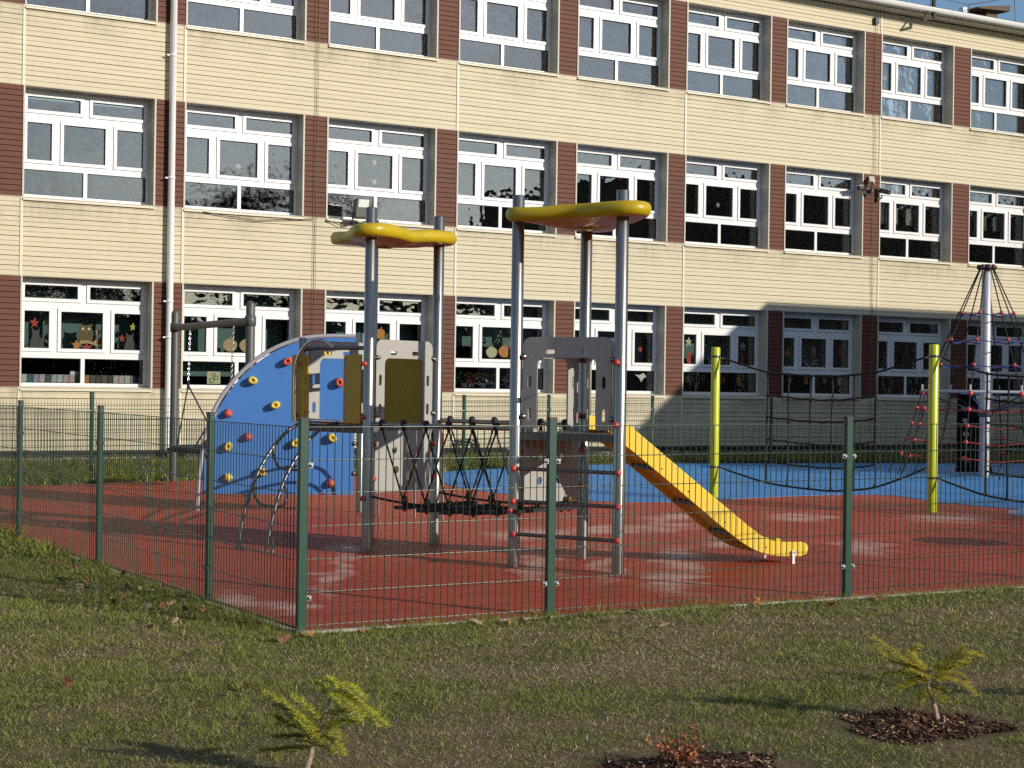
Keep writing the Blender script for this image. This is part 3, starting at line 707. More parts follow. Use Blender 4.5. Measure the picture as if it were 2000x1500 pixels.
# floodlight and cameras fixed on the wall
fl_ = tag(empty('floodlight', (13.83, FY-.05, 4.68)), 'dark grey floodlight on a bent bracket at a first floor sill', 'floodlight')
mb = MB(); mb.obox((-.14, -.30, .02), (.27, -.05, 0), (0, .16, -.03), (.02, -.02, .36)); link('housing', mb.mesh('h'), M['lamp_grey'], fl_)
mb = MB(); mb.obox((-.105, -.325, .20), (.20, -.037, 0), (.0, .012, 0), (.01, -.012, .15)); link('lens', mb.mesh('l'), mat('floodlight_lens', (.75, .75, .70), .2), fl_)
mb = MB(); mb.tube([(-.16, -.22, .12), (-.17, -.2, -.05), (-.05, -.05, -.07), (.1, -.05, -.07), (.17, -.24, -.03), (.16, -.26, .12)], .014, 6); mb.box(-.09, .0, -.06, .06, -.08, -.05); link('bracket', mb.mesh('b'), M['lamp_grey'], fl_)
def cctv(loc, rz, tilt, label, body, cat='camera'):
    e = tag(empty('security_camera', loc, rz), label, cat, 'security cameras on the school wall')
    mb = MB(); mb.lathe([(0, -.001), (.045, 0), (.05, .05), (.05, .25), (.043, .27), (0, .271)], (0, -.30, .02), 14, (0, 1, tilt)); link('housing', mb.mesh('h'), M['camera_white'] if body else M['lamp_grey'], e)
    mb = MB(); mb.lathe([(.0, 0), (.036, 0), (.036, .008), (0, .009)], (0, -.309, .018), 12, (0, 1, tilt)); link('lens', mb.mesh('l'), M['gasket'], e)
    mb = MB(); mb.obox((-.06, -.36, .06), (.12, 0, 0), (0, .34, tilt*.34), (0, 0, .012)); link('sunshade', mb.mesh('s'), M['camera_white'], e)
    mb = MB(); mb.tube([(0, -.12, -.02), (0, -.09, -.1), (0, -.002, -.12)], .018, 8); mb.lathe([(0, 0), (.05, 0), (.05, .03), (0, .031)], (0, -.032, -.12), 14, (0, 1, 0)); link('arm', mb.mesh('a'), M['lamp_grey'], e)
    return e
cctv((27.13, FY-.04, 6.32), R(-38), .45, 'white security camera with a hood on the brown pier', True)
cctv((27.33, FY-.04, 6.14), R(30), .25, 'dark security camera hanging just below the white hooded one', False)
cctv((26.98, FY-.04, 6.22), R(-80), .1, 'small black security camera sideways left of the white one', False)
# ------------------------------------------------------------------ things in the windows
GY = FY+.375
def cut(name, loops, x, z, mat_, label, cat, group=None, y=GY, th=.006):
    me = plate_mesh(loops, th); me.transform(frame((0, 0, 0), (1, 0, 0), (0, 0, 1))); me.materials.clear()
    o = link(name, me, mat_); o.location = (x, y, z); return tag(o, label, cat, group)
def leaf_loop(r, seed=0, pts=5):
    rr = random.Random(seed); out = []; n = pts*4
    for i in range(n):
        a = 2*math.pi*i/n + math.pi/2; k = (1, .62, .42, .62)[i % 4]*rr.uniform(.85, 1.15)
        out.append((r*k*math.cos(a), r*k*1.1*math.sin(a)))
    out += []; return out
def oval_leaf(r): return [(r*.62*math.sin(t)*(1-.25*math.cos(t)), r*1.1*math.cos(t)) for t in [2*math.pi*i/16 for i in range(16)]][::-1]
def pumpkin_loop(r):
    out = []
    for i in range(40):
        a = 2*math.pi*i/40; k = 1 - .045*abs(math.cos(2.5*a + .4)); out.append((r*k*math.cos(a), r*.86*k*math.sin(a)))
    return out
def pumpkin(x, z, r, mat_, label):
    o = cut('paper_pumpkin', [pumpkin_loop(r)], x, z, mat_, label, 'paper pumpkin', 'paper pumpkins taped inside ground floor windows')
    cut_m = plate_mesh([[(-.012, r*.8), (.012, r*.8), (.03, r*1.12), (.012, r*1.15)]], .006); cut_m.transform(frame((0, 0, 0), (1, 0, 0), (0, 0, 1))); link('stem', cut_m, M['tan_paper'], o)
    return o
pumpkin(11.474, 2.20, .145, M['tan_paper'], 'tan paper pumpkin behind the left swing chain in the second ground floor window')
pumpkin(11.80, 2.20, .145, M['tan_paper'], 'tan paper pumpkin half hidden by the grey swing post')
pumpkin(14.612, 2.50, .12, M['orange_paper'], 'orange paper pumpkin above the grey arch panel, beside the steel posts')
pumpkin(17.154, 2.20, .135, M['cream_paper'], 'cream paper pumpkin left of the orange one in the middle window')
pumpkin(17.459, 2.22, .145, M['orange_paper'], 'orange paper pumpkin right of the cream one in the middle window')
G1 = 'paper leaves taped inside the windows'
lv = 'paper leaf'
for x, z, r_, mt, sd, lb in [
    (8.573, 2.125, .10, 'orange_paper', 1, 'orange paper leaf under the left end of the owl branch'),
    (8.758, 2.085, .10, 'red_paper', 2, 'red paper leaf under the middle of the owl branch'),
    (8.995, 2.20, .09, 'orange_paper', 3, 'orange paper leaf at the right end of the owl branch'),
    (8.955, 2.37, .065, 'tan_paper', 4, 'small tan paper leaf right of the paper owl'),
    (7.823, 2.50, .09, 'red_paper', 5, 'red paper leaf above the grey cat in the far left pane'),
    (8.03, 2.51, .07, 'cream_paper', 6, 'pale paper leaf at the top right of the far left pane'),
    (8.033, 2.25, .075, 'red_paper', 7, 'red paper leaf right of the grey cat in the far left pane'),
    (9.60, 2.48, .075, 'yellow_paper', 8, 'yellow paper leaf above the grey cat right of the owl'),
    (9.40, 2.27, .07, 'red_paper', 9, 'red paper leaf left of the grey cat right of the owl'),
    (20.878, 2.35, .07, 'red_paper', 10, 'single red paper leaf in the pane right of the tall steel post'),
    (22.189, 2.54, .11, 'cream_paper', 11, 'cream paper leaf high in the sunlit pane left of the first lime post'),
    (22.209, 2.20, .12, 'red_paper', 12, 'red paper leaf below the cream leaf left of the first lime post'),
    (23.715, 2.48, .11, 'cream_paper', 13, 'cream paper leaf in the shaded pane right of the first lime post'),
    (23.692, 2.18, .10, 'red_paper', 14, 'dark red paper leaf under the cream leaf right of the first lime post'),
    (22.19, 1.74, .10, 'yellow_paper', 15, 'yellow paper leaf low in the pane left of the first lime post'),
    (22.60, 1.76, .09, 'grey_card', 16, 'dull brown paper leaf in the bottom row beside the first lime post'),
    (23.16, 1.72, .10, 'red_paper', 17, 'red brown paper leaf in the bottom row right of the first lime post'),
    (23.612, 1.73, .12, 'orange_paper', 18, 'orange paper leaf at the right end of the bottom row under the net rope'),
    (25.035, 2.36, .11, 'orange_paper', 19, 'orange paper leaf in the left pane behind the black rope net'),
    (25.805, 2.42, .12, 'tan_paper', 20, 'tan paper leaf above the red one in the middle pane behind the net'),
    (25.80, 2.28, .12, 'red_paper', 21, 'red paper leaf below the tan one in the middle pane behind the net'),
    (26.605, 2.44, .11, 'red_paper', 22, 'red paper leaf in the right pane behind the black rope net'),
    (25.107, 1.74, .10, 'yellow_paper', 23, 'yellow paper leaf low behind the net, leftmost of four'),
    (25.583, 1.75, .10, 'orange_paper', 24, 'orange paper leaf low behind the net, second of four'),
    (26.144, 1.75, .09, 'cream_paper', 25, 'cream paper leaf low behind the net, third of four'),
    (26.60, 1.75, .10, 'white_paper', 26, 'white paper leaf low behind the net, rightmost of four')]:
    cut('paper_leaf', [leaf_loop(r_, sd) if sd % 2 else oval_leaf(r_)] if sd > 10 else [leaf_loop(r_, sd, 5)], x, z, M[mt], lb, lv, G1, y=GY + (.012 if sd in (2, 20) else 0))
# owl on its branch, cats
o = cut('paper_owl', [[(-.12, -.15), (.12, -.15), (.145, .0), (.105, .10), (.125, .165), (.06, .15), (0, .14), (-.06, .15), (-.125, .165), (-.105, .10), (-.145, 0)]], 8.736, 2.345, M['owl_brown'], 'brown paper owl with round white eyes on a paper branch', 'paper owl')
for s_ in (-1, 1):
    e = plate_mesh([circ(.055*s_, .075, .024)], .004); e.transform(frame((0, -.008, 0), (1, 0, 0), (0, 0, 1))); link('eye', e, M['white_paper'], o)
e = plate_mesh([[(-.02, .04), (0, .0), (.02, .04)]], .004); e.transform(frame((0, -.008, 0), (1, 0, 0), (0, 0, 1))); link('beak', e, M['orange_paper'], o)
cut('paper_branch', [[(-.2, -.02), (-.05, .0), (.06, -.03), (.2, -.10), (.21, -.07), (.11, -.01), (.10, .06), (.07, .05), (.05, .02), (-.05, .05), (-.18, .05)]], 8.823, 2.165, M['tan_paper'], 'pale paper branch under the paper owl', 'paper branch', y=GY-.008)
for x, z, lb in ((7.845, 2.16, 'grey card cat between red leaves in the far left pane'), (9.545, 2.12, 'grey card cat with a curled tail in the pane right of the owl')):
    cut('paper_cat', [[(-.10, -.13), (.12, -.13), (.14, -.05), (.20, -.10), (.21, -.02), (.12, .05), (.06, .12), (.07, .26), (.03, .21), (-.03, .21), (-.07, .26), (-.06, .12), (-.1, 0)]], x, z, M['grey_card'], lb, 'paper cat', 'grey card cats')
# row of little boxes on the sill of the far left ground floor window
bc = [('white', (.6, .58, .55)), ('dark teal', (.05, .14, .17)), ('mauve', (.38, .32, .46)), ('pale pink', (.55, .45, .46)), ('dark green', (.06, .11, .10)), ('pale grey', (.42, .46, .45)), ('white blue', (.48, .54, .58)), ('pink', (.55, .36, .42)), ('rose', (.52, .40, .42)), ('lime green', (.30, .42, .08)),
      ('orange', (.5, .22, .06)), ('brown', (.11, .09, .07)), ('dark brown', (.08, .065, .05)), ('olive brown', (.14, .12, .08)), ('black green', (.05, .06, .05)), ('light pink', (.55, .42, .46)), ('grey white', (.48, .48, .47)), ('cream', (.55, .53, .44)), ('blue patterned', (.22, .26, .38)), ('navy', (.08, .1, .16))]
for i, (nm, c) in enumerate(bc):
    x = 7.66 + .106*i + (.06 if i >= 10 else 0); b = MB(); w_ = .04 if nm in ('orange', 'lime green') else .047; b.box(-w_, w_, 0, .08, 0, .125)
    mt = mat(nm.replace(' ', '_')+'_box', c, .7, 0, .1, 6); mm, tt, pp = mt, mt.node_tree, mt.node_tree.nodes['Principled BSDF']
    cc_ = mixc(tt, ramp(tt, noise(tt, 38, 2, .5), .55, .6), c, [min(1, q*.45) for q in c]); tt.links.new(cc_, pp.inputs['Base Color'])
    o = b.build('craft_box', mt); o.location = (x, FY+.40, LEV[0]+.09)
    place = 'left half' if i < 10 else 'right half'
    tag(o, f'{nm} paper box in the sill row under the paper owl', 'box', 'little boxes on the classroom sill')
    l_ = MB(); l_.box(-w_-.004, w_+.004, -.004, .084, .118, .135); link('lid', l_.mesh('lid'), mt, o)
b = MB(); b.box(-.08, .08, 0, .06, 0, .055); o = b.build('white_carton', M['white_paper']); o.location = (8.56, FY+.41, LEV[0]+.226); tag(o, 'flat white carton lying on top of the box row', 'box')
lw_ = MB(); lw_.box(-.082, .082, -.003, .063, .045, .062); link('lid', lw_.mesh('lid'), M['white_paper'], o)
o = cut('picture_card', [rrect(-.13, -.115, .13, .115, .01)], 11.16, 1.585, M['cream_paper'], 'pale green picture card standing on the second window sill', 'picture card')
for dx, dz, r_ in ((-.04, -.05, .05), (.05, .0, .04), (.0, .05, .035)):
    e = plate_mesh([circ(dx, dz, r_), circ(dx, dz, r_*.7)], .004); e.transform(frame((0, -.008, 0), (1, 0, 0), (0, 0, 1))); link('drawing', e, M['green_leaf'], o)
# potted flowers and ivy in the middle ground floor window
def leafy(name, n, box, size, cols, seed, flat=0.):
    r = np.random.default_rng(seed); c = r.uniform(0, 1, (n, 3))*np.array(box[1]) + np.array(box[0]); return leaf_cloud(name, c, size, cols, seed)
def leaf_cloud(name, c, size, cols, seed):
    r = np.random.default_rng(seed+1); n = len(c); a = r.normal(size=(n, 3)); a /= np.linalg.norm(a, axis=1)[:, None]; b = np.cross(a, r.normal(size=(n, 3))); b /= np.linalg.norm(b, axis=1)[:, None]
    s_ = size*r.uniform(.6, 1.3, (n, 1)); q = np.stack([c-a*s_, c+b*s_*.45, c+a*s_, c-b*s_*.45], 1).reshape(-1, 3)
    cols = np.asarray(cols); col = cols[r.integers(0, len(cols), n)]*r.uniform(.7, 1.25, (n, 1)); return raw_mesh(name, q, 4, M['leaf_tint'], col)
M['leaf_tint'] = tint_mat('leaf_tint', .55, .2)
fp = tag(empty('flower_pots', (16.75, FY+.5, LEV[0]+.07)), 'bushy potted plant with red and white flowers on the sill below the pumpkins', 'plant')
link('foliage', leafy('foliage', 420, ((-.42, -.06, .08), (.95, .14, .26)), .04, [(.03, .06, .02), (.05, .09, .03), (.02, .04, .02)], 4), None, fp)
link('blossom', leafy('blossom', 40, ((-.15, -.09, .12), (.25, .06, .2)), .032, [(.35, .03, .03), (.25, .04, .04)], 5), None, fp)
link('blossom', leafy('blossom', 30, ((.1, -.09, .1), (.4, .06, .16)), .026, [(.65, .62, .6)], 6), None, fp)
mb = MB(); mb.lathe([(0, 0), (.07, 0), (.09, .12), (.08, .12), (0, .1)], (-.2, 0, 0), 14); mb.lathe([(0, 0), (.07, 0), (.09, .12), (.08, .12), (0, .1)], (.25, 0, 0), 14); link('pot', mb.mesh('p'), M['tree_bark'], fp)
iv = tag(link('paper_vine', leafy('vine', 26, ((17.20, GY-.01, 2.38), (.2, .012, .26)), .045, [(.28, .38, .22), (.16, .26, .12)], 9)), 'small pale green vine above the two middle pumpkins', 'vine')
bd = cut('paper_bird', [[(-.17, .07), (-.05, .05), (.06, .10), (.14, .02), (.05, -.03), (.0, -.1), (-.05, -.02)]], 20.916, 1.74, M['white_paper'], 'white paper bird low in the pane right of the tall steel post', 'paper bird')
# lace curtains on the first floor right
def curtain(x0, x1, z0, z1, label):
    n = 36; vs = []; fs = []
    for i in range(n+1):
        t = i/n; x = x0+(x1-x0)*t; y = FY+.44+.025*math.sin(t*(x1-x0)*38); zz = z0 + .05*abs(math.sin(t*math.pi*round((x1-x0)/.14)))
        vs += [(x, y, zz), (x, y+.01, (zz+z1)/2), (x, y, z1)]
    for i in range(n):
        for k in (0, 1): fs.append((3*i+k, 3*i+3+k, 3*i+4+k, 3*i+1+k))
    mb = MB(); mb.add(vs, fs, True); o = mb.build('lace_curtain', M['lace']); tag(o, label, 'curtain', 'white lace cafe curtains')
    rd = MB(); rd.tube([(x0-.03, FY+.44, z1-.01), (x1+.03, FY+.44, z1-.01)], .008, 6); link('curtain_rod', rd.mesh('r'), M['white_paint'], o)
curtain(27.52, 28.10, 5.50, 5.93, 'short scalloped lace curtain left in the window beside the cameras')
curtain(28.38, 28.46, 5.52, 5.93, 'narrow strip of lace curtain in the middle pane beside the cameras')
curtain(28.75, 29.05, 5.50, 5.96, 'scalloped lace curtain right of the narrow strip beside the cameras')
curtain(30.45, 30.98, 5.52, 5.95, 'short scalloped lace curtain left in the rightmost first floor window')
curtain(31.30, 31.45, 5.54, 5.93, 'narrow lace curtain in the middle of the rightmost first floor window')
curtain(31.72, 32.0, 5.54, 5.96, 'scalloped lace curtain at the right of the rightmost first floor window')
for i, (x, z, lb) in enumerate([(11.584, 5.56, 'white paper flower in the first floor window right of the downpipe'), (14.422, 5.87, 'upper white paper flower in the first floor window above the left canopy'), (14.428, 5.49, 'lower white paper flower in the first floor window above the left canopy'), (17.246, 5.44, 'white paper flower in the first floor window between the two canopies'), (22.945, 5.62, 'white paper figure in the dark first floor window right of the tall posts')]):
    o = cut('paper_flower', [[(.062*(.80+.20*math.cos(5*a))*math.cos(a), .062*(.80+.20*math.cos(5*a))*math.sin(a)) for a in [2*math.pi*q/40 for q in range(40)]]], x, z, M['grey_paper'], lb, 'paper flower', 'white paper flowers in first floor windows')
    e = plate_mesh([circ(0, 0, .03)], .004); e.transform(frame((0, -.008, 0), (1, 0, 0), (0, 0, 1))); link('flower_centre', e, M['tan_paper'], o)
# mint boards in the top panes of two upper windows, strip lamps in a first floor room
for i, (b_, h_) in enumerate(((7, 'left'), (8, 'right'))):
    for k, (a, w_) in enumerate(((.1, .8), (1.3, .7))):
        o = cut('mint_blind', [rrect(0, 0, w_, .17, .01)], BAY[b_]+a, LEV[2]+1.55, M['mint'], f'mint board in {"left" if k == 0 else "right"} top pane of the upper window {"above" if i == 0 else "right of"} the first lime post', 'board', 'mint boards in upper windows', y=FY+.6, th=.02)
        e = plate_mesh([rrect(0, .155, w_, .18, .005)], .03); e.transform(frame((0, 0, 0), (1, 0, 0), (0, 0, 1))); link('rail', e, M['white_paint'], o)
M['tube'] = bpy.data.materials.new('lit_tube'); M['tube'].use_nodes = True
pb = M['tube'].node_tree.nodes['Principled BSDF']; pb.inputs['Base Color'].default_value = (.6, .75, .75, 1); pb.inputs['Emission Color'].default_value = (.6, .9, .9, 1); pb.inputs['Emission Strength'].default_value = .35
for x, lb in ((7.75, 'lit strip lamp seen in the top left pane of the far left first floor window'), (8.85, 'lit strip lamp seen in the top right pane of the far left first floor window')):
    e = tag(empty('strip_lamp', (x, FY+1.2, 6.60)), lb, 'lamp', 'strip lamps in a first floor room')
    mb = MB(); mb.tube([(0, 0, 0), (.95, 0, 0)], .022, 8); link('tube', mb.mesh('t'), M['tube'], e)
    mb = MB(); mb.box(-.03, .98, -.05, .05, .03, .07); mb.box(.2, .22, -.01, .01, .07, .33); mb.box(.72, .74, -.01, .01, .07, .33); link('fitting', mb.mesh('f'), M['white_paint'], e)

# ------------------------------------------------------------------ the play structure
ps = tag(empty('play_structure', (7, 13, 0)), 'steel post play structure with two yellow canopies, rope bridge, blue climbing wall and slide', 'playground')
PSI = Matrix.Translation((-7, -13, 0))
def pp_(o): o.parent = ps; o.matrix_parent_inverse = PSI; return o
V2 = lambda *a: Vector((a[0], a[1], 0))
A1, A2, A3, C1 = V2(6.59, 13.47), V2(7.46, 13.79), V2(7.10, 14.46), V2(6.345, 14.39)
B1, B2, B3 = V2(7.13, 11.80), V2(8.01, 12.10), V2(7.60, 10.96)
W0, W1 = V2(6.796, 18.357), V2(8.504, 17.569)
def post(p, h, r):
    mb = MB(); mb.lathe([(r, -.2), (r, h-.004), (r-.004, h), (r*.8, h), (0, h-.002)], p, 32); o = pp_(mb.build('post', M['steel']))
    return o
for p in (A1, A2, A3): post(p, 3.09, .051)
for p in (B1, B2, B3): post(p, 3.085, .051)
post(C1, 1.925, .038); post(W1, 2.10, .038)
def canopy(cs, z0, z1, seed, grow=.17):
    """moulded slab with one lobe round each post and waists between"""
    c = sum(cs, Vector())/len(cs); n = 72; out = []
    def F_(q):
        sd = 9.; inn = True
        for k in range(3):
            a_, b_ = cs[k], cs[(k+1) % 3]; e_ = b_-a_; w_ = q-a_; t_ = max(0., min(1., w_.dot(e_)/e_.dot(e_))); sd = min(sd, (w_-e_*t_).length)
            o_ = cs[(k+2) % 3]-a_
            if (e_.x*w_.y-e_.y*w_.x)*(e_.x*o_.y-e_.y*o_.x) < 0: inn = False
        waist = min(((cs[k]+cs[(k+1) % 3])/2-q).length for k in range(3))
        return (sd if inn else -sd) + grow - .055*math.exp(-(waist/.26)**2)
    th_ = .0
    for i in range(n):
        a = 2*math.pi*i/n; d = Vector((math.cos(a), math.sin(a), 0)); lo_, hi_ = 0., 3.
        for _ in range(30):
            m_ = (lo_+hi_)/2; q = c + d*m_
            f = F_(q)
            if f > th_: lo_ = m_
            else: hi_ = m_
        out.append(lo_)
    h = (z1-z0)/2; zc = (z0+z1)/2; mb = MB(); prof = [(1-.13*(1-math.cos(R(t))), math.sin(R(t))) for t in range(-90, 91, 15)]
    rings = [(.02, -1.55), (.3, -1.52), (.5, -1.4), (.66, -1.15)] + [(max(.0, s_), w_) for s_, w_ in prof] + [(.55, .93), (.02, .95)]
    vs = []
    for s_, w_ in rings:
        for i in range(n):
            a = 2*math.pi*i/n; r_ = out[i]
            rr_ = r_*s_ if s_ < .8 else r_ - h*1.0*(1-math.sqrt(max(0, 1-w_*w_)))
            wob = .008*math.sin(3*a+seed)+.006*math.sin(5*a+2*seed)
            vs.append(c + Vector((math.cos(a)*rr_, math.sin(a)*rr_, zc + h*w_ + wob)))
    m_ = len(rings); mb.add(vs, [(j*n+i, j*n+(i+1) % n, (j+1)*n+(i+1) % n, (j+1)*n+i) for j in range(m_-1) for i in range(n)] + [tuple(range(n-1, -1, -1)), tuple(range((m_-1)*n, m_*n))], True)
    return pp_(mb.build('canopy', M['yellow_plastic']))
canopy([q + Vector((.055, -.03, 0)) for q in (B1, B2, B3)], 2.865, 2.985, 1.)
canopy([A1, A2, V2(6.80, 14.40)], 2.815, 2.935, 2.4)
# boards
def board(P, Q, off, name='side_board', **k):
    d = (Q-P).normalized(); n_ = Vector((-d.y, d.x, 0)); return frame(P + n_*off, d, (0, 0, 1)), (Q-P).length, d, n_
def side_board(P, Q, loops, mat_, off=0., th=.018, clamps=(), cmat=None, label=None):
    Mx, Ln, d, n_ = board(P, Q, off); o = pp_(plate('side_board', loops, th, Mx, mat_, None, .003))
    if label: o['label'] = label
    for u, z, side in clamps:
        mb = MB(); c = P + d*u + n_*off + Vector((0, 0, z)); e = P if abs(u) < Ln/2 else Q
        mb.tube([c, Vector((e.x, e.y, z))], .013, 8); mb.ball(c - n_*.0, .026, 12); mb.lathe([(0, -.03), (.018, -.03), (.02, .03), (0, .03)], c, 12, n_)
        mb.build('clamp', cmat or M['dark_steel'], o)
    return o
def arch(L0, L1, z0, z1, o0, o1, oz, rad=.075, r_in=.055):
    """upside-down U outline"""
    inn = [(o1, z0)] + [(o1-r_in+r_in*math.cos(R(a)), oz-r_in+r_in*math.sin(R(a))) for a in range(0, 91, 15)] + [(o0+r_in+r_in*math.cos(R(a)), oz-r_in+r_in*math.sin(R(a))) for a in range(90, 181, 15)] + [(o0, z0)]
    outr = [(L0, z0)] + [(L0+rad+rad*math.cos(R(a)), z1-rad+rad*math.sin(R(a))) for a in range(180, 89, -15)] + [(L1-rad+rad*math.cos(R(a)), z1-rad+rad*math.sin(R(a))) for a in range(90, -1, -15)] + [(L1, z0)]
    return [outr + inn]
def arch_slots(L0, L1, o0, o1):
    w = o1-o0; a = (L0+o0)/2; b = (L1+o1)/2
    return [slot(o0+w*.22, 1.785, .085, .036), slot(o0+w*.78, 1.785, .085, .036), slot(a, 1.535, .034, .10), slot(b, 1.535, .034, .10), slot(a, 1.27, .034, .10), slot(b, 1.27, .034, .10)]
LA = (A2-A1).length
side_board(A1, A2, arch(.085, LA-.075, 1.135, 1.905, .20, LA-.205, 1.735) + arch_slots(.085, LA-.075, .20, LA-.205), M['grey_board'], 0, clamps=((.10, 1.74, 1), (.10, 1.22, 1), (LA-.075, 1.745, 1), (LA-.075, 1.235, 1)), cmat=M['steel'])
# the two low boards with round holes under the decks
def low_board(P, Q, holes, z0=.515, z1=1.075):
    Ln = (Q-P).length; return side_board(P, Q, [rrect(.085, z0, Ln-.075, z1, .03)] + [circ(u*Ln, z, .034) for u, z in holes], M['grey_board'], 0, clamps=((.07, .95, 1), (.07, .64, 1), (Ln-.06, .95, 1), (Ln-.06, .64, 1)), cmat=M['red_plastic'])
low_board(A1, A2, ((.37, .895), (.68, .895), (.40, .715), (.66, .715)))
low_board(B1, B2, ((.36, .895), (.67, .895), (.34, .70), (.62, .70)))
LB = (B3-B1).length
side_board(B1, B3, arch(.065, LB-.075, 1.15, 1.905, .205, .745, 1.735) + arch_slots(.065, LB-.075, .205, .745), M['grey_board'], 0, clamps=((.075, 1.745, 1), (.075, 1.25, 1), (LB-.07, 1.72, 1), (LB-.07, 1.24, 1)), cmat=M['steel'])
LB2 = (B2-B1).length
side_board(B1, B2, arch(.09, LB2-.09, 1.11, 1.905, .24, LB2-.24, 1.735) + arch_slots(.09, LB2-.09, .24, LB2-.24), M['grey_board'], .0, clamps=((.08, 1.74, 1), (.08, 1.25, 1), (LB2-.08, 1.74, 1), (LB2-.08, 1.25, 1)), cmat=M['red_plastic'])
LB3 = (B3-B2).length
side_board(B2, B3, arch(.085, LB3-.085, 1.11, 1.905, .22, LB3-.22, 1.735) + arch_slots(.085, LB3-.085, .22, LB3-.22), M['grey_board'], .0, clamps=((.075, 1.74, 1), (.075, 1.25, 1), (LB3-.075, 1.74, 1)), cmat=M['dark_steel'])
LC = (A3-C1).length
side_board(C1, A3, arch(.06, LC-.075, 1.14, 1.90, .185, LC-.20, 1.735) + arch_slots(.06, LC-.075, .185, LC-.20), M['grey_board'], 0, clamps=((.05, 1.74, 1), (.05, 1.23, 1)), cmat=M['red_plastic'])
L3 = (A3-A2).length
side_board(A2, A3, [rrect(.06, 1.12, L3-.06, 1.80, .06)], M['olive_board'], 0, label='ochre yellow board closing the back of the tower', clamps=((.06, 1.7, 1), (L3-.06, 1.7, 1)), cmat=M['dark_steel'])
LD = (A1-C1).length
for u0, u1, r_, us in ((-.085, .155, (1, 0, 0, 1), .118), (.665, .905, (0, 1, 1, 0), .700)):
    side_board(C1, A1, [rrect(u0, 1.14, u1, 1.765, .035, 5, r_)] + [slot(us, z, .022, .085) for z in (1.69, 1.53, 1.36, 1.20)], M['olive_board'], -.05, label='narrow ochre yellow board with a row of slots beside the ladder', clamps=((.0 if u0 < 0 else LD, 1.68, 1), (.0 if u0 < 0 else LD, 1.2, 1)), cmat=M['red_plastic'])
dC = (A1-C1).normalized(); nC = Vector((-dC.y, dC.x, 0))
def onC(u, z, off=0.): return C1 + dC*u - nC*off + Vector((0, 0, z))
if nC.x > 0: sgnC = 1
mb = MB(); mb.tube(catmull([onC(.02, 1.10, .10), onC(.015, 1.35, .10), onC(.02, 1.60, .10), onC(.06, 1.74, .10), onC(.15, 1.85, .09), onC(.26, 1.90, .07), onC(.37, 1.885, .04), onC(.46, 1.83, 0.)], 6), .0165, 10); pp_(mb.build('hand_rail', M['chrome']))
mb = MB(); mb.tube([onC(.0, 1.825), onC(LD, 1.825)], .02, 10); mb.lathe([(0, -.04), (.026, -.04), (.026, .04), (0, .04)], onC(.03, 1.825), 12, dC); pp_(mb.build('cross_bar', M['dark_steel']))
mb = MB(); mb.tube([onC(.0, 1.15, .02), onC(LD, 1.15, .02)], .021, 12); pp_(mb.build('cross_bar', M['chrome']))
# decks
def deck(ps_, z0, z1):
    mb = MB(); n = len(ps_); vs = [Vector((q.x, q.y, z)) for z in (z0, z1) for q in ps_]
    mb.add(vs, [tuple(range(n-1, -1, -1)), tuple(range(n, 2*n))] + [(i, (i+1) % n, n+(i+1) % n, n+i) for i in range(n)]); return pp_(mb.build('deck', M['deck']))
M['deck'] = mat('anti_slip_deck', (.13, .13, .125), .8, 0, .25, 40, bmp=.4, bscale=120)
deck([A1, A2, A3, C1], 1.05, 1.12); deck([B1, B3, B2], 1.055, 1.115)
# climbing wall: quarter-round board inside a bent tube
dW = (W1-W0).normalized(); nW = Vector((-dW.y, dW.x, 0)); 
def onW(u, z, off=0.): return W0 + dW*u - nW*off + Vector((0, 0, z))
AR = [(0.0, -.1), (0.0, .0), (.012, .3), (.03, .52), (.068, .79), (.135, 1.06), (.245, 1.305), (.417, 1.545), (.65, 1.768), (.89, 1.918), (1.178, 2.022), (1.475, 2.056), (1.80, 2.058)]
arcp = [(q.x, q.y) for q in catmull(AR, 5)]
mb = MB(); mb.tube([onW(u, z) for u, z in arcp], .025, 12); pp_(mb.build('arch_rail', M['grey_tube']))
ins = [(u+.035, z-.02) for u, z in arcp if z > .21]; outl = [(.06, .20)] + [(max(u, .06), z) for u, z in ins] + [(1.80, 2.03), (1.80, .20)]
cw = pp_(plate('climbing_wall', [outl], .02, frame(W0, dW, (0, 0, 1)), M['blue_board'], None, .003))
def hold(u, z, mat_, kind, seed):
    r = random.Random(seed); mb = MB(); c = onW(u, z, .01); n = 18; vs = []; 
    prof = [(1.0, 0), (1.02, .35), (.9, .8), (.66, 1.), (.42, .92), (.2, .55), (0.05, .5)] if kind == 'ring' else [(1, 0), (1.02, .3), (.88, .65), (.6, .95), (.3, 1.05), (.05, 1.08)]
    rad, dep_ = (.052, .095) if kind == 'ring' else (.049, .085)
    rot_ = r.uniform(0, 3)
    for s_, w_ in prof:
        for i in range(n):
            a = 2*math.pi*i/n; k = 1 + (.13*math.cos(5*(a+rot_)) if kind == 'star' else .12*math.cos(2*(a+rot_)))
            vs.append(c + dW*(rad*s_*k*math.cos(a)) + Vector((0, 0, rad*s_*k*math.sin(a))) - nW*(dep_*w_))
    mb.add(vs, [(j*n+i, j*n+(i+1) % n, (j+1)*n+(i+1) % n, (j+1)*n+i) for j in range(len(prof)-1) for i in range(n)] + [tuple(range((len(prof)-1)*n, len(prof)*n))], kind == 'ring')
    o = mb.build('climbing_hold', mat_, cw)
    bo = MB(); 
    o['label'] = ('red' if mat_ == M['hold_red'] else 'yellow') + ' climbing hold on the blue wall'
    return o
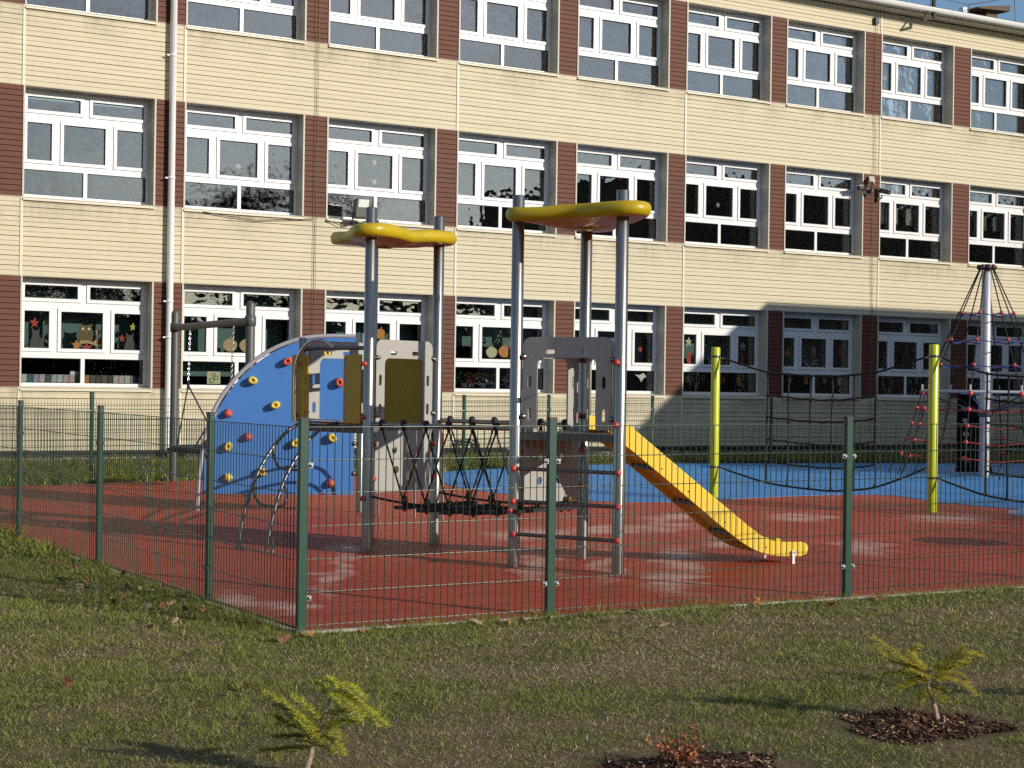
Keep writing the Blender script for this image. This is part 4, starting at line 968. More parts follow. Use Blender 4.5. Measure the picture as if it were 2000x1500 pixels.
for i, (c, u, z, k) in enumerate([('r', 1.016, 1.751, 'ring'), ('y', .618, 1.524, 'ring'), ('y', .882, 1.241, 'ring'), ('r', .341, 1.139, 'star'), ('r', .574, .868, 'star'), ('y', .347, .752, 'ring'), ('y', 1.119, .802, 'ring'), ('y', 1.546, .867, 'ring'), ('y', .74, .464, 'ring'), ('y', .352, .395, 'star'), ('r', 1.542, .339, 'star'), ('r', 1.62, 1.515, 'ring'), ('y', 1.47, 1.86, 'ring'), ('r', .13, .79, 'star')]):
    hold(u, z, M['hold_red'] if c == 'r' else M['hold_yellow'], k, i)
mb = MB()
for z in (.45, .8, 1.9):
    c = onW(1.80, z); mb.tube([c, Vector((W1.x, W1.y, z))], .014, 8); mb.ball(c, .03, 10)
mb.build('clamp', M['dark_steel'], cw)
# arch ladder up to the deck edge between the posts
lad = None
def rail_pts(u, off0):
    return catmull([onC(u, -.05, off0+.03), onC(u, .03, off0+.02), onC(u, .30, off0-.04), onC(u, .60, off0-.15), onC(u, .85, off0-.31), onC(u, 1.03, off0-.49), onC(u, 1.12, off0-.66), onC(u, 1.145, max(off0-.82, -.02))], 6)
la, lb = rail_pts(.14, .80), rail_pts(.56, .80)
mb = MB(); mb.tube(la, .0165, 10); mb.tube(lb, .0165, 10); lad = pp_(mb.build('arch_ladder', M['dark_steel']))
for t in (9, 18, 26):
    P, Q = la[t], lb[t]; mid = (P+Q)/2; mb = MB()
    D_ = Q-P; z_ = lambda h: Vector((0, 0, h))
    mb.tube(catmull([P, P+D_*.10+z_(-.10)-nC*.03, P+D_*.34+z_(-.185)-nC*.05, P+D_*.62+z_(-.20)-nC*.05, Q+D_*.10+z_(-.19)-nC*.04, Q+D_*.16+z_(-.10), Q], 6), .0125, 8); mb.build('rung', M['dark_steel'], lad)
# second, far climber of three bent tubes between the deck and the rubber behind
mb = MB()
for p, q in (((8.51, 17.10), (7.16, 14.36)), ((8.71, 16.58), (7.28, 14.14)), ((8.77, 16.04), (7.40, 13.92))):
    p, q = V2(*p), V2(*q); e = p-q; U = lambda t, z: q + e*t + Vector((0, 0, z))
    mb.tube(catmull([U(1, -.05), U(1, .35), U(.985, .62), U(.94, .84), U(.84, 1.0), U(.66, 1.09), U(.4, 1.12), U(.06, 1.12)], 5), .0165, 9)
pp_(mb.build('tube_climber', M['chrome']))
# rope bridge
def lerp(a, b, t): return a + (b-a)*t
ra = (A1 + Vector((0, 0, 1.135)), B1 + Vector((0, 0, 1.145))); rb_ = (A2 + Vector((0, 0, 1.165)), B2 + Vector((0, 0, 1.165)))
for a, b in (ra, rb_):
    mb = MB(); mb.tube([a, b], .021, 12); ro = pp_(mb.build('bridge_rail', M['steel']))
    for k in range(6):
        c = lerp(a, b, .10+.156*k); mb = MB(); mb.lathe([(0, -.05), (.016, -.048), (.018, -.02), (.029, -.012), (.031, .03), (.02, .046), (0, .05)], c, 12); mb.build('rope_cap', M['black_rubber'], ro)
def cab(a, b, t): c = lerp(a, b, t); return Vector((c.x, c.y, .51 - .055*4*t*(1-t)))
STEP = [.10+.156*k for k in range(1, 6)]
for a, b in (ra, rb_):
    mb = MB()
    mb.tube([cab(a, b, t/12) + Vector((0, 0, -.015)) for t in range(13)], .011, 8); pp_(mb.build('bridge_cable', M['rope']))
    mb = MB()
    for k, ts in enumerate(STEP):
        for kk in (k, k+2):
            if kk > 5: continue
            tp = lerp(a, b, .10+.156*kk) - Vector((0, 0, .03)); e = cab(a, b, ts) + Vector((0, 0, .02))
            m_ = (tp+e)/2 + Vector((rnd.uniform(-.006, .006), rnd.uniform(-.006, .006), 0)); mb.tube([tp, m_, e], .0082, 7)
    pp_(mb.build('bridge_rope', M['rope']))
for ts in STEP + [1.03]:
    a, b = cab(*ra, ts), cab(*rb_, ts); a = lerp(a, b, -.06); b = lerp(a, b, 1.05 if ts < 1 else .8); dz = Vector((0, 0, -.055))
    mb = MB(); mb.bar(a+dz, b+dz, .10, .03); 
    for q in range(9): mb.bar(lerp(a, b, .1*q+.1)+dz+Vector((0, 0, .017)) - (rb_[1]-rb_[0]).normalized()*.045, lerp(a, b, .1*q+.1)+dz+Vector((0, 0, .017)) + (rb_[1]-rb_[0]).normalized()*.06, .012, .006)
    so = pp_(mb.build('bridge_step', M['black_rubber']))
    for t in (.08, .92):
        mb = MB(); mb.lathe([(0, -.07), (.02, -.07), (.02, -.02), (.03, -.015), (.03, .03), (.015, .05), (0, .05)], lerp(a, b, t), 10); mb.build('step_connector', M['brass_clamp'], so)
        mb = MB(); mb.ball(lerp(a, b, t)+dz*1.35, .02, 8); mb.build('end_knob', M['red_plastic'], so)
# three ladder bars with red knobs between the front posts of the slide tower
fo = Vector((-.66, -.75, 0)).normalized()
for z in (.817, .546, .274):
    mb = MB(); a = B1 + fo*.045 + Vector((0, 0, z)); b = B3 + fo*.045 + Vector((0, 0, z-.003)); mb.tube([a, b], .0165, 10); o = pp_(mb.build('ladder_bar', M['dark_steel']))
    for c in (B1 + fo*.068, B3 + fo*.068):
        k = MB(); k.ball(c + Vector((0, 0, z)), .028, 12); k.build('end_knob', M['red_plastic'], o)
for p, z in ((A1, .47), (B1, .47), (B3, 1.70), (B3, 1.2)): mb = MB(); mb.ball(p + fo*.06 + Vector((-.03, 0, z)), .026, 10); pp_(mb.build('bolt_cap', M['red_plastic']))
# slide
P0 = V2(7.9, 11.33); dS = (V2(9.62, 11.03)-V2(7.9, 11.35)).normalized(); nS = Vector((-dS.y, dS.x, 0))
prof = [(-.12, 1.262), (-.04, 1.245), (.075, 1.167), (.4, .919), (.887, .549), (1.186, .326), (1.311, .241), (1.38, .212), (1.45, .195), (1.562, .188), (1.70, .186), (1.745, .172), (1.768, .13), (1.75, .083), (1.69, .061), (1.564, .063), (1.45, .068), (1.388, .08), (1.30, .103), (1.238, .125), (1.16, .165), (1.089, .208), (.891, .35), (.403, .726), (.078, .971), (-.04, 1.05), (-.12, 1.075)]
sl = pp_(empty('slide')); sl.matrix_parent_inverse = PSI
for off in (0., .46):
    plate('side_board', [prof], .018, frame(P0 + nS*off, dS, (0, 0, 1)), M['yellow_board'], sl, .003)
bedp = [(-.14, 1.14), (-.03, 1.125), (.08, 1.03), (.4, .785), (.89, .41), (1.09, .268), (1.24, .18), (1.39, .135), (1.56, .12), (1.74, .12)]
bedc = [(q.x, q.y) for q in catmull(bedp, 3)]; mb = MB(); vs = []
for u, z in bedc: vs += [P0 + dS*u + nS*.01 + Vector((0, 0, z)), P0 + dS*u + nS*.45 + Vector((0, 0, z)), P0 + dS*u + nS*.45 + Vector((0, 0, z-.012)), P0 + dS*u + nS*.01 + Vector((0, 0, z-.012))]
fs = []
for i in range(len(bedc)-1):
    for k in range(4): fs.append((4*i+k, 4*i+(k+1) % 4, 4*i+4+(k+1) % 4, 4*i+4+k))
mb.add(vs, fs, True); mb.build('slide_bed', M['yellow_board'], sl)
mb = MB()
for u in (.3, .7, 1.05): z = np.interp(u, [q[0] for q in bedp], [q[1] for q in bedp]); mb.obox(P0 + dS*(u-.02) + nS*.012 + Vector((0, 0, z-.05)), dS*.04, nS*.436, (0, 0, .03))
mb.build('cross_brace', M['dark_steel'], sl)
for off in (-.018, .46+.018):
    mb = MB(); c = P0 + dS*1.615 + nS*off; mb.obox(c - dS*.016 - nS*.01 + Vector((0, 0, -.05)), dS*.024, nS*.02, (0, 0, .150)); mb.obox(c - dS*.022 - nS*.012 + Vector((0, 0, .075)), dS*.044, nS*.024, (0, 0, .036)); mb.ball(c - nS*.012 + Vector((0, 0, .098)), .009, 8); mb.build('foot_bracket', M['white_paint'], sl)
mb = MB()
for u, dz in ((.35, .07), (.6, .06), (.95, .07), (1.35, .05)):
    zz = np.interp(u, [q[0] for q in bedp], [q[1] for q in bedp]); mb.ball(P0 + dS*u - nS*.010 + Vector((0, 0, zz-.0)), .008, 6)
mb.build('screw', M['dark_steel'], sl)
# ------------------------------------------------------------------ lime posts with sagging rope nets
LP_ = V2(14.242, 18.232); RP_ = V2(15.252, 15.109); QP_ = V2(15.95, 12.35)
ln = tag(empty('climbing_net', (15.25, 15.1, 0)), 'lime green posts with black rope climbing nets sagging between them', 'climbing net')
def pl_(o): o.parent = ln; o.matrix_parent_inverse = Matrix.Translation((-15.25, -15.1, 0)); return o
for p, h in ((LP_, 2.085), (RP_, 2.105), (QP_, 2.1)):
    mb = MB(); mb.lathe([(.061, -.1), (.061, h-.012), (.056, h-.003), (.045, h), (0, h)], p, 28); o = pl_(mb.build('post', M['lime']))
    mb = MB()
    for z in (1.955, .43): mb.lathe([(.062, -.014), (.067, -.014), (.067, .014), (.062, .014)], p + Vector((0, 0, z)), 24)
    mb.build('rope_collar', M['dark_steel'], o)
def net(P, Q, seed):
    r = random.Random(seed); d = (Q-P); Ln = d.length; d.normalize(); k = Ln/3.282
    top = [(0.06, 1.955), (.355, 1.865), (.833, 1.742), (1.171, 1.716), (1.509, 1.697), (1.833, 1.693), (2.157, 1.715), (2.475, 1.75), (2.829, 1.843), (3.22, 1.955)]
    bot = [(0.06, .43), (.45, .335), (.834, .253), (1.18, .215), (1.51, .198), (1.834, .188), (2.181, .219), (2.476, .267), (2.85, .40), (3.22, .555)]
    w = lambda u, z: P + d*(u*k) + Vector((0, 0, z))
    mb = MB()
    mb.tube(catmull([w(*q) for q in top], 4), .0135, 8); mb.tube(catmull([w(*q) for q in bot], 4), .0135, 8)
    us = [.845, 1.178, 1.512, 1.838, 2.165, 2.478]; f = lambda L_, u: float(np.interp(u, [q[0] for q in L_], [q[1] for q in L_]))
    fr = [.0, .205, .40, .60, .80, 1.0]; KB = []
    for u in us:
        zt, zb_ = f(top, u), f(bot, u); mb.tube([w(u + r.uniform(-.008, .008), zt+(zb_-zt)*t/6) for t in range(7)], .0125, 7)
    for t in fr[1:-1]:
        pts = []
        for i, u in enumerate(us):
            zt, zb_ = f(top, u), f(bot, u); pts.append(w(u, zt+(zb_-zt)*t))
            if i < 5: 
                u2_ = (u+us[i+1])/2; zt, zb_ = f(top, u2_), f(bot, u2_); pts.append(w(u2_, zt+(zb_-zt)*t - .012))
        mb.tube(catmull(pts, 3), .0125, 7)
        for i, u in enumerate(us): zt, zb_ = f(top, u), f(bot, u); KB.append(w(u, zt+(zb_-zt)*t))
    for u in us: KB += [w(u, f(top, u)), w(u, f(bot, u)+.02)]
    o = pl_(mb.build('rope_net', M['rope'])); kk_ = MB(); kk_.ball((0, 0, 0), .021, 8, 1, 1, 1.25); kk_ = kk_.mesh('knot'); kk_.materials.append(M['black_rubber'])
    for q in KB: k_ = link('knot', kk_, None, o); k_.location = q
    for a_, b_ in ((w(.05, 1.955), w(.22, 1.905)), (w(.05, .43), w(.22, .385)), (w(3.24, 1.955), w(3.08, 1.918)), (w(3.24, .56), w(3.1, .505))):
        sh = MB(); sh.tube([a_, a_*.3+b_*.7, b_], [.013, .013, .009], 8); sh.build('rope_sleeve', M['bolt'], o)
net(LP_, RP_, 1); net(RP_, QP_, 2)

# ------------------------------------------------------------------ rope pyramid with its pole
PC = V2(22.57, 21.10)
py_ = tag(empty('rope_pyramid', (22.57, 21.1, 0)), 'rope climbing pyramid hung from a tall pale grey pole on the blue surface', 'climbing pyramid')
def pq(o): o.parent = py_; o.matrix_parent_inverse = Matrix.Translation((-22.57, -21.1, 0)); return o
mb = MB(); mb.lathe([(.095, -.1), (.09, 1.5), (.085, 3.66), (.03, 3.72), (0, 3.72)], PC, 28); pq(mb.build('pole', M['grey_tube']))
mb = MB()
for k in range(8):
    a = math.pi*2*k/8+.2; mb.ball(PC + Vector((.13*math.cos(a), .13*math.sin(a), 3.76)), .055, 8)
mb.lathe([(0, 3.70), (.14, 3.72), (.14, 3.80), (0, 3.82)], PC, 20); pq(mb.build('head', mat('maroon_cap', (.08, .02, .025), .4)))
RZ, RR = 1.50, 1.13
def pt(a, r, z): return PC + Vector((r*math.cos(a), r*math.sin(a), z))
ang = [R(22.5+45*k+8) for k in range(8)]
up_ = MB(); lo_ = MB(); bl = MB(); rd = MB(); KN = []
for a in ang:
    up_.tube([pt(a, .12, 3.74), pt(a, RR, RZ)], .012, 6)
    lo_.tube([pt(a, RR, RZ), pt(a, 1.36, .75), pt(a+.04, 1.72, .02)], .012, 6)
for i in range(8):
    a, b = ang[i], ang[(i+1) % 8]; m_ = (a+b)/2 if b > a else (a+b+2*math.pi)/2
    lo_.tube([pt(m_, RR*.93, RZ), pt(m_, 1.22, .75), pt(m_, 1.52, .02)], .010, 6)
    for z in (2.93, 2.45, 2.0):
        r_ = .12 + (RR-.12)*(3.74-z)/(3.74-RZ); bl.tube([pt(a, r_, z), pt(m_, r_*.90, z-.045), pt(b, r_, z)], .012, 6); KN.append((pt(a, r_, z), .036))
    for z in (1.22, .94, .66, .38):
        r_ = RR + (1.72-RR)*(RZ-z)/RZ*.86; rd.tube([pt(a, r_, z), pt(m_, r_*.88, z-.06), pt(b, r_, z)], .011, 6); KN.append((pt(a, r_, z), .042))
    bl.tube([pt(a, RR, RZ-.02), pt(a, .1, 1.18)], .011, 6) if i % 2 == 0 else up_.tube([pt(a, RR, RZ-.02), pt(a, .1, 1.14)], .011, 6)
    KN.append((pt(a, RR, RZ), .05))
pq(up_.build('black_ropes', M['rope'])); pq(lo_.build('lower_net', M['rope'])); pq(bl.build('blue_ropes', M['rope_blue'])); pq(rd.build('red_ropes', M['rope_red'])); kb_ = MB(); kb_.lathe([(0, -1), (.6, -.9), (1, -.3), (1, .3), (.6, .9), (0, 1)], (0, 0, 0), 10); km = kb_.mesh('rope_connector')
for c_, r_ in KN:
    o = pq(link('rope_connector', km, None if km.materials else M['red_plastic'])); o.location = c_; o.scale = (r_, r_, r_)
mb = MB(); rp_ = [pt(a, RR, RZ+.03) for a in ang]; 
for i in range(8): mb.tube([rp_[i], rp_[(i+1) % 8]], .028, 10)
for p in rp_: mb.tube([p - Vector((0, 0, .04)), p + Vector((0, 0, .12))], .02, 8)
pq(mb.build('ring_tube', M['grey_tube']))
mb = MB()
for z in (1.14,): mb.lathe([(.09, z-.06), (.125, z-.05), (.125, z+.05), (.09, z+.06)], PC, 20)
pq(mb.build('collar', M['dark_steel']))
# dark climbing board leaning behind the pole
cb_ = tag(empty('climbing_board', (23.3, 22.0, 0)), 'tall dark navy climbing board with a column of round holes behind the grey pole', 'climbing board')
M1 = frame((23.12, 22.03, .04), (.857, -.515, 0), (.13, .21, 1))
plate('board', [[(-.22, 0), (.24, 0), (.19, 1.50), (-.10, 1.50)]] + [circ(.02, z, .065, 18, .8) for z in (.22, .47, .72, .97, 1.2)], .03, M1, M['navy'], None).parent = cb_
M2 = frame((23.59, 21.98, .04), (.857, -.515, 0), (-.16, .18, 1))
plate('board', [[(-.10, 0), (.10, 0), (.12, 1.48), (-.05, 1.48)]], .03, M2, M['navy'], None).parent = cb_
mb = MB(); mb.tube([(22.75, 22.0, .0), (22.78, 22.05, .12), (22.95, 22.12, .14)], .018, 8); mb.tube([(23.7, 21.7, 0), (23.7, 21.8, .16), (23.6, 21.98, .16)], .018, 8); mb.tube([(23.2, 22.3, 1.5), (23.55, 22.1, 1.47)], .02, 8)
mb.build('frame_tube', M['grey_tube']).parent = cb_
for c in children(cb_): c.matrix_parent_inverse = Matrix.Translation((-23.3, -22.0, 0))

# ------------------------------------------------------------------ swing
SL_, SR_ = V2(8.49, 23.98), V2(8.27, 20.46)
sw = tag(empty('swing_set', (8.38, 22.2, 0)), 'dark grey swing frame with a black basket seat behind the blue climbing wall', 'swing')
def pw(o): o.parent = sw; o.matrix_parent_inverse = Matrix.Translation((-8.38, -22.2, 0)); return o
for p in (SL_, SR_):
    mb = MB(); mb.lathe([(.06, -.1), (.06, 2.52), (.05, 2.555), (.02, 2.57), (0, 2.57)], p, 22); pw(mb.build('post', M['swing_grey']))
mb = MB(); mb.tube([SL_ + Vector((0, 0, 2.31)), SR_ + Vector((0, 0, 2.31))], .05, 14)
for p in (SL_, SR_): mb.lathe([(.062, 2.24), (.075, 2.25), (.075, 2.37), (.062, 2.38)], p, 18)
pw(mb.build('cross_bar', M['swing_grey']))
ct = [lerp(SL_, SR_, t) + Vector((0, 0, 2.26)) for t in (.22, .80)]; sc = lerp(SL_, SR_, .5) + Vector((-.02, 0, .56))
for k, c in enumerate(ct):
    mb = MB(); e = c + (Vector((sc.x, c.y, 1.45)) - c) + Vector((0, (.18 if k == 0 else -.18)*-1, 0)); nl = 22
    for i in range(nl):
        a = lerp(c, e, i/nl); b = lerp(c, e, (i+1.25)/nl); d_ = Vector((.014, 0, 0)) if i % 2 else Vector((0, .014, 0))
        mb.tube([a, a*.7+b*.3+d_, a*.3+b*.7+d_, b, a*.3+b*.7-d_, a*.7+b*.3-d_, a], .0045, 5, False)
    mb.tube([c + Vector((0, 0, .09)), c], .02, 8); pw(mb.build('chain', M['bolt']))
    mb = MB()
    for s_ in (-1, 1):
        a_ = (math.pi/2 if k == 0 else -math.pi/2) + s_*.75; mb.tube([e, sc + Vector((.47*math.cos(a_), .47*math.sin(a_), .02))], .011, 6)
    mb.tube([e + Vector((0, 0, .06)), e - Vector((0, 0, .06))], .022, 8); pw(mb.build('seat_rope', M['rope']))
mb = MB(); mb.tube([sc + Vector((.48*math.cos(2*math.pi*i/28), .48*math.sin(2*math.pi*i/28), 0)) for i in range(29)], .045, 10, False)
for i in range(-4, 5):
    w_ = math.sqrt(max(0, .48**2-(i*.1)**2)); mb.tube([sc + Vector((i*.1, -w_, 0)), sc + Vector((i*.1, 0, -.06)), sc + Vector((i*.1, w_, 0))], .012, 5); mb.tube([sc + Vector((-w_, i*.1, 0)), sc + Vector((0, i*.1, -.06)), sc + Vector((w_, i*.1, 0))], .012, 5)
pw(mb.build('basket_seat', M['black_rubber']))

# ------------------------------------------------------------------ spring rocker, platform at the right edge
rk = tag(empty('spring_rocker', (15.55, 25.4, 0), R(-25)), 'small grey spring rocker with red handlebars on the far side of the rope bridge', 'spring rocker')
mb = MB(); mb.tube([(.07*math.cos(t*.9), .07*math.sin(t*.9), .02+.0085*t) for t in range(0, 36)], .014, 6); link('spring', mb.mesh('s'), M['cap'], rk)
mb = MB(); mb.box(-.30, .26, -.05, .05, .33, .36); mb.obox((-.30, -.14, .36), (.30, 0, .02), (0, .28, 0), (0, 0, .03)); link('seat', mb.mesh('s'), M['white_paint'], rk)
plate('side_panel', [[(-.3, .2), (-.1, .12), (.22, .16), (.30, .45), (.24, .58), (.14, .46), (-.1, .33), (-.28, .33)]], .02, frame((0, -.06, 0), (1, 0, 0), (0, 0, 1)), M['grey_board'], rk)
mb = MB(); mb.tube([(.24, -.2, .62), (.24, .2, .62)], .015, 8); mb.tube([(.24, 0, .45), (.24, 0, .68)], .018, 8); link('handlebar', mb.mesh('h'), M['red_plastic'], rk)
mb = MB(); mb.tube([(.08, -.2, .27), (.08, .2, .27)], .015, 8); link('foot_rest', mb.mesh('h'), M['red_plastic'], rk)
tb = tag(empty('play_table', (12.9, 11.15, 0)), 'low pale blue tabletop on a dark leg cut by the right edge of the photo', 'table')
mb = MB(); mb.lathe([(0, .30), (.42, .30), (.43, .315), (.43, .33), (.42, .345), (0, .345)], (0, 0, 0), 36); link('tabletop', mb.mesh('t'), M['pale_blue'], tb)
mb = MB(); mb.lathe([(.16, 0), (.16, .02), (.05, .05), (.05, .26), (.2, .295), (0, .296)], (0, 0, 0), 20); link('leg', mb.mesh('l'), M['cap'], tb)

# ------------------------------------------------------------------ young conifers, shrub, mulch, leaves
RTv, FWv = Vector((.857, -.515, 0)), Vector((.515, .857, 0))
M['needle'] = tint_mat('needle_tint', .5, .3)
def conifer(base, trunk, branches, scale, seed, label, tone):
    """trunk and branch points are (sideways, depth, up) in metres seen from the lawn side"""
    r = np.random.default_rng(seed); e = tag(empty('young_conifer', base), label, 'young tree', 'young conifers on the lawn')
    L3_ = lambda q: RTv*q[0] + FWv*q[1] + Vector((0, 0, q[2]))
    mb = MB(); tp_ = catmull([L3_(q) for q in trunk], 5); n = len(tp_)
    mb.tube(tp_, [.014*(1-.72*i/(n-1)) + (.002 if i % 4 == 0 else 0) for i in range(n)], 9); link('trunk', mb.mesh('t'), M['bark'], e)
    tw = MB(); A = []; Bv = []; T_ = []; C_ = []
    for pts, side, bright in branches:
        P = catmull([L3_(q) for q in pts], 8); m_ = len(P); tw.tube(P, [.0045*(1-.6*i/(m_-1)) for i in range(m_)], 5)
        lines = [(P, 1.)]
        for j in range(2, m_-1, 2):       # side twigs
            d = (P[j+1]-P[j-1]).normalized(); s_ = d.cross(Vector((0, 0, 1))).normalized()
            for sg in (-1, 1):
                Lt = side*(1-.75*j/m_)*r.uniform(.6, 1.15)
                q = [P[j] + (s_*sg*.82 + d*.55)*Lt*t - Vector((0, 0, .18*Lt*t*t)) + Vector((0, 0, r.uniform(-.004, .006)*t)) for t in (0, .5, 1.)]
                tw.tube(q, [.003, .002, .0012], 4); lines.append((q, .8))
        for ln_, den in lines:
            for a, b in zip(ln_[:-1], ln_[1:]):
                sg_ = b-a; Ls = sg_.length; k = max(1, int(Ls*1150*den)); d = sg_.normalized(); s_ = d.cross(Vector((0, 0, 1)));
                if s_.length < .01: s_ = Vector((1, 0, 0))
                s_.normalize(); u_ = s_.cross(d)
                for _ in range(k):
                    t = r.random(); an = r.normal(0, .75) + (0 if r.random() < .5 else math.pi); o_ = a + sg_*t
                    v = s_*math.cos(an) + u_*(abs(math.sin(an))*.75+.12) ; ln1 = r.uniform(.014, .029); tip = o_ + (v*.83 + d*.52).normalized()*ln1
                    w_ = d.cross(v).normalized()*.0012 if r.random() < .5 else d*.0012
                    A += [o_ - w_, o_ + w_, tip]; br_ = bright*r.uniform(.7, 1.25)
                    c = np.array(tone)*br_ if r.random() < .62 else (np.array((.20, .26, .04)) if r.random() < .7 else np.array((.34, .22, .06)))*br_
                    C_.append(c)
    link('twig', tw.mesh('w'), M['bark'], e)
    link('foliage', raw_mesh('needles', np.array([tuple(q) for q in A]), 3, M['needle'], np.array(C_)*1.1), None, e)
    return e
def pc(x, y, x0, y0, s_, dep_): return ((x-x0)/s_, dep_, (y0-y)/s_)
def br(pts, x0, y0, s_, d0, d1, side, bright):
    n = len(pts); return ([pc(x, y, x0, y0, s_, d0+(d1-d0)*i/(n-1)) for i, (x, y) in enumerate(pts)], side, bright)
k1 = (598, 1522, 505)
conifer((2.565, 5.74, -.01), [pc(x, y, *k1, 0) for x, y in ((596, 1540), (600, 1500), (608, 1472), (613, 1450), (625, 1418), (636, 1388), (643, 1360), (652, 1334))], [
    br([(622, 1436), (606, 1410), (588, 1388), (560, 1362), (526, 1343)], *k1, 0, -.10, .075, 1.15), br([(630, 1405), (612, 1385), (596, 1368), (576, 1356)], *k1, 0, -.05, .05, 1.1),
    br([(615, 1455), (610, 1430), (598, 1408), (590, 1390)], *k1, 0, -.12, .05, 1.15),
    br([(650, 1342), (672, 1334), (692, 1342), (712, 1358)], *k1, 0, -.06, .06, 1.15), br([(645, 1352), (680, 1356), (712, 1374), (735, 1390), (753, 1402)], *k1, 0, -.09, .07, 1.15), br([(650, 1346), (668, 1354), (690, 1372), (708, 1390)], *k1, 0, -.13, .055, 1.1),
    br([(650, 1338), (647, 1328), (642, 1322)], *k1, 0, -.02, .03, 1.15), br([(643, 1362), (628, 1346), (612, 1332)], *k1, 0, .03, .045, 1.05),
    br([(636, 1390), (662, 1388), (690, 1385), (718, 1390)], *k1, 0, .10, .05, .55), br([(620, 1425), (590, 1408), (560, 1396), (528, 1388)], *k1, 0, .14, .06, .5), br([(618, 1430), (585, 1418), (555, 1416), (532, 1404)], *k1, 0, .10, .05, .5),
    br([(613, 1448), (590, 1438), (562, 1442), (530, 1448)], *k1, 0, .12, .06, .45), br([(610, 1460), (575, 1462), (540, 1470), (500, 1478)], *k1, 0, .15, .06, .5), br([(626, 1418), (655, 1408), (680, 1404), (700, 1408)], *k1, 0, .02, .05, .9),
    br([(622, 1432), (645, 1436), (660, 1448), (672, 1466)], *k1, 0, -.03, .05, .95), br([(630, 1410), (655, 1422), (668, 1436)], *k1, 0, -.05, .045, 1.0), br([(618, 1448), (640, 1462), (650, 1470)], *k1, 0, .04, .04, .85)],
    505, 3, 'yellow green young conifer without mulch, its drooping branches one sided', (.52, .54, .045))
k2 = (1836, 1413, 432)
conifer((5.53, 5.42, -.01), [pc(x, y, *k2, 0) for x, y in ((1837, 1420), (1835, 1408), (1831, 1389), (1824, 1362), (1817, 1344), (1813, 1324), (1816, 1308), (1820, 1300))], [
    br([(1816, 1308), (1790, 1294), (1760, 1280), (1735, 1262), (1700, 1241)], *k2, 0, -.06, .08, 1.1), br([(1810, 1304), (1792, 1286), (1785, 1272), (1800, 1260)], *k2, 0, .03, .06, 1.05), br([(1812, 1312), (1780, 1300), (1745, 1290), (1720, 1270)], *k2, 0, .05, .07, .9),
    br([(1820, 1302), (1850, 1292), (1875, 1276), (1896, 1262)], *k2, 0, .08, .08, .85), br([(1830, 1300), (1870, 1285), (1898, 1272), (1922, 1280)], *k2, 0, .0, .08, 1.1), br([(1818, 1306), (1845, 1302), (1868, 1292), (1885, 1286)], *k2, 0, -.08, .06, 1.1),
    br([(1816, 1322), (1848, 1320), (1878, 1328), (1906, 1350)], *k2, 0, -.05, .07, 1.0), br([(1815, 1332), (1838, 1342), (1858, 1352)], *k2, 0, .06, .06, .75), br([(1818, 1318), (1850, 1312), (1882, 1316), (1895, 1334)], *k2, 0, .04, .06, .9),
    br([(1812, 1325), (1782, 1314), (1750, 1314), (1718, 1318)], *k2, 0, .04, .07, .85), br([(1813, 1334), (1790, 1325), (1768, 1332), (1752, 1340)], *k2, 0, -.06, .06, .95), br([(1814, 1318), (1795, 1312), (1770, 1300)], *k2, 0, -.10, .06, 1.1),
    br([(1815, 1345), (1803, 1355), (1797, 1374)], *k2, 0, -.02, .04, .9), br([(1816, 1340), (1835, 1352), (1846, 1362)], *k2, 0, -.04, .05, .85)],
    432, 8, 'young golden conifer with a bare pale trunk in the bark mulch on the right', (.62, .52, .05))
k3 = (0, 0, 1)
conifer((6.82, 5.0, -.01), [(0, 0, -.03), (0, 0, .2), (.01, 0, .5), (0, 0, .62)], [([(0, 0, z), (math.cos(a)*.14, math.sin(a)*.14, z+.05), (math.cos(a)*.32, math.sin(a)*.32, z+.03)], .12, .9) for z, a in [(.12+.045*i, 2.4*i) for i in range(11)]], 432, 12, 'bushy young conifer just outside the right edge of the picture', (.34, .28, .025))
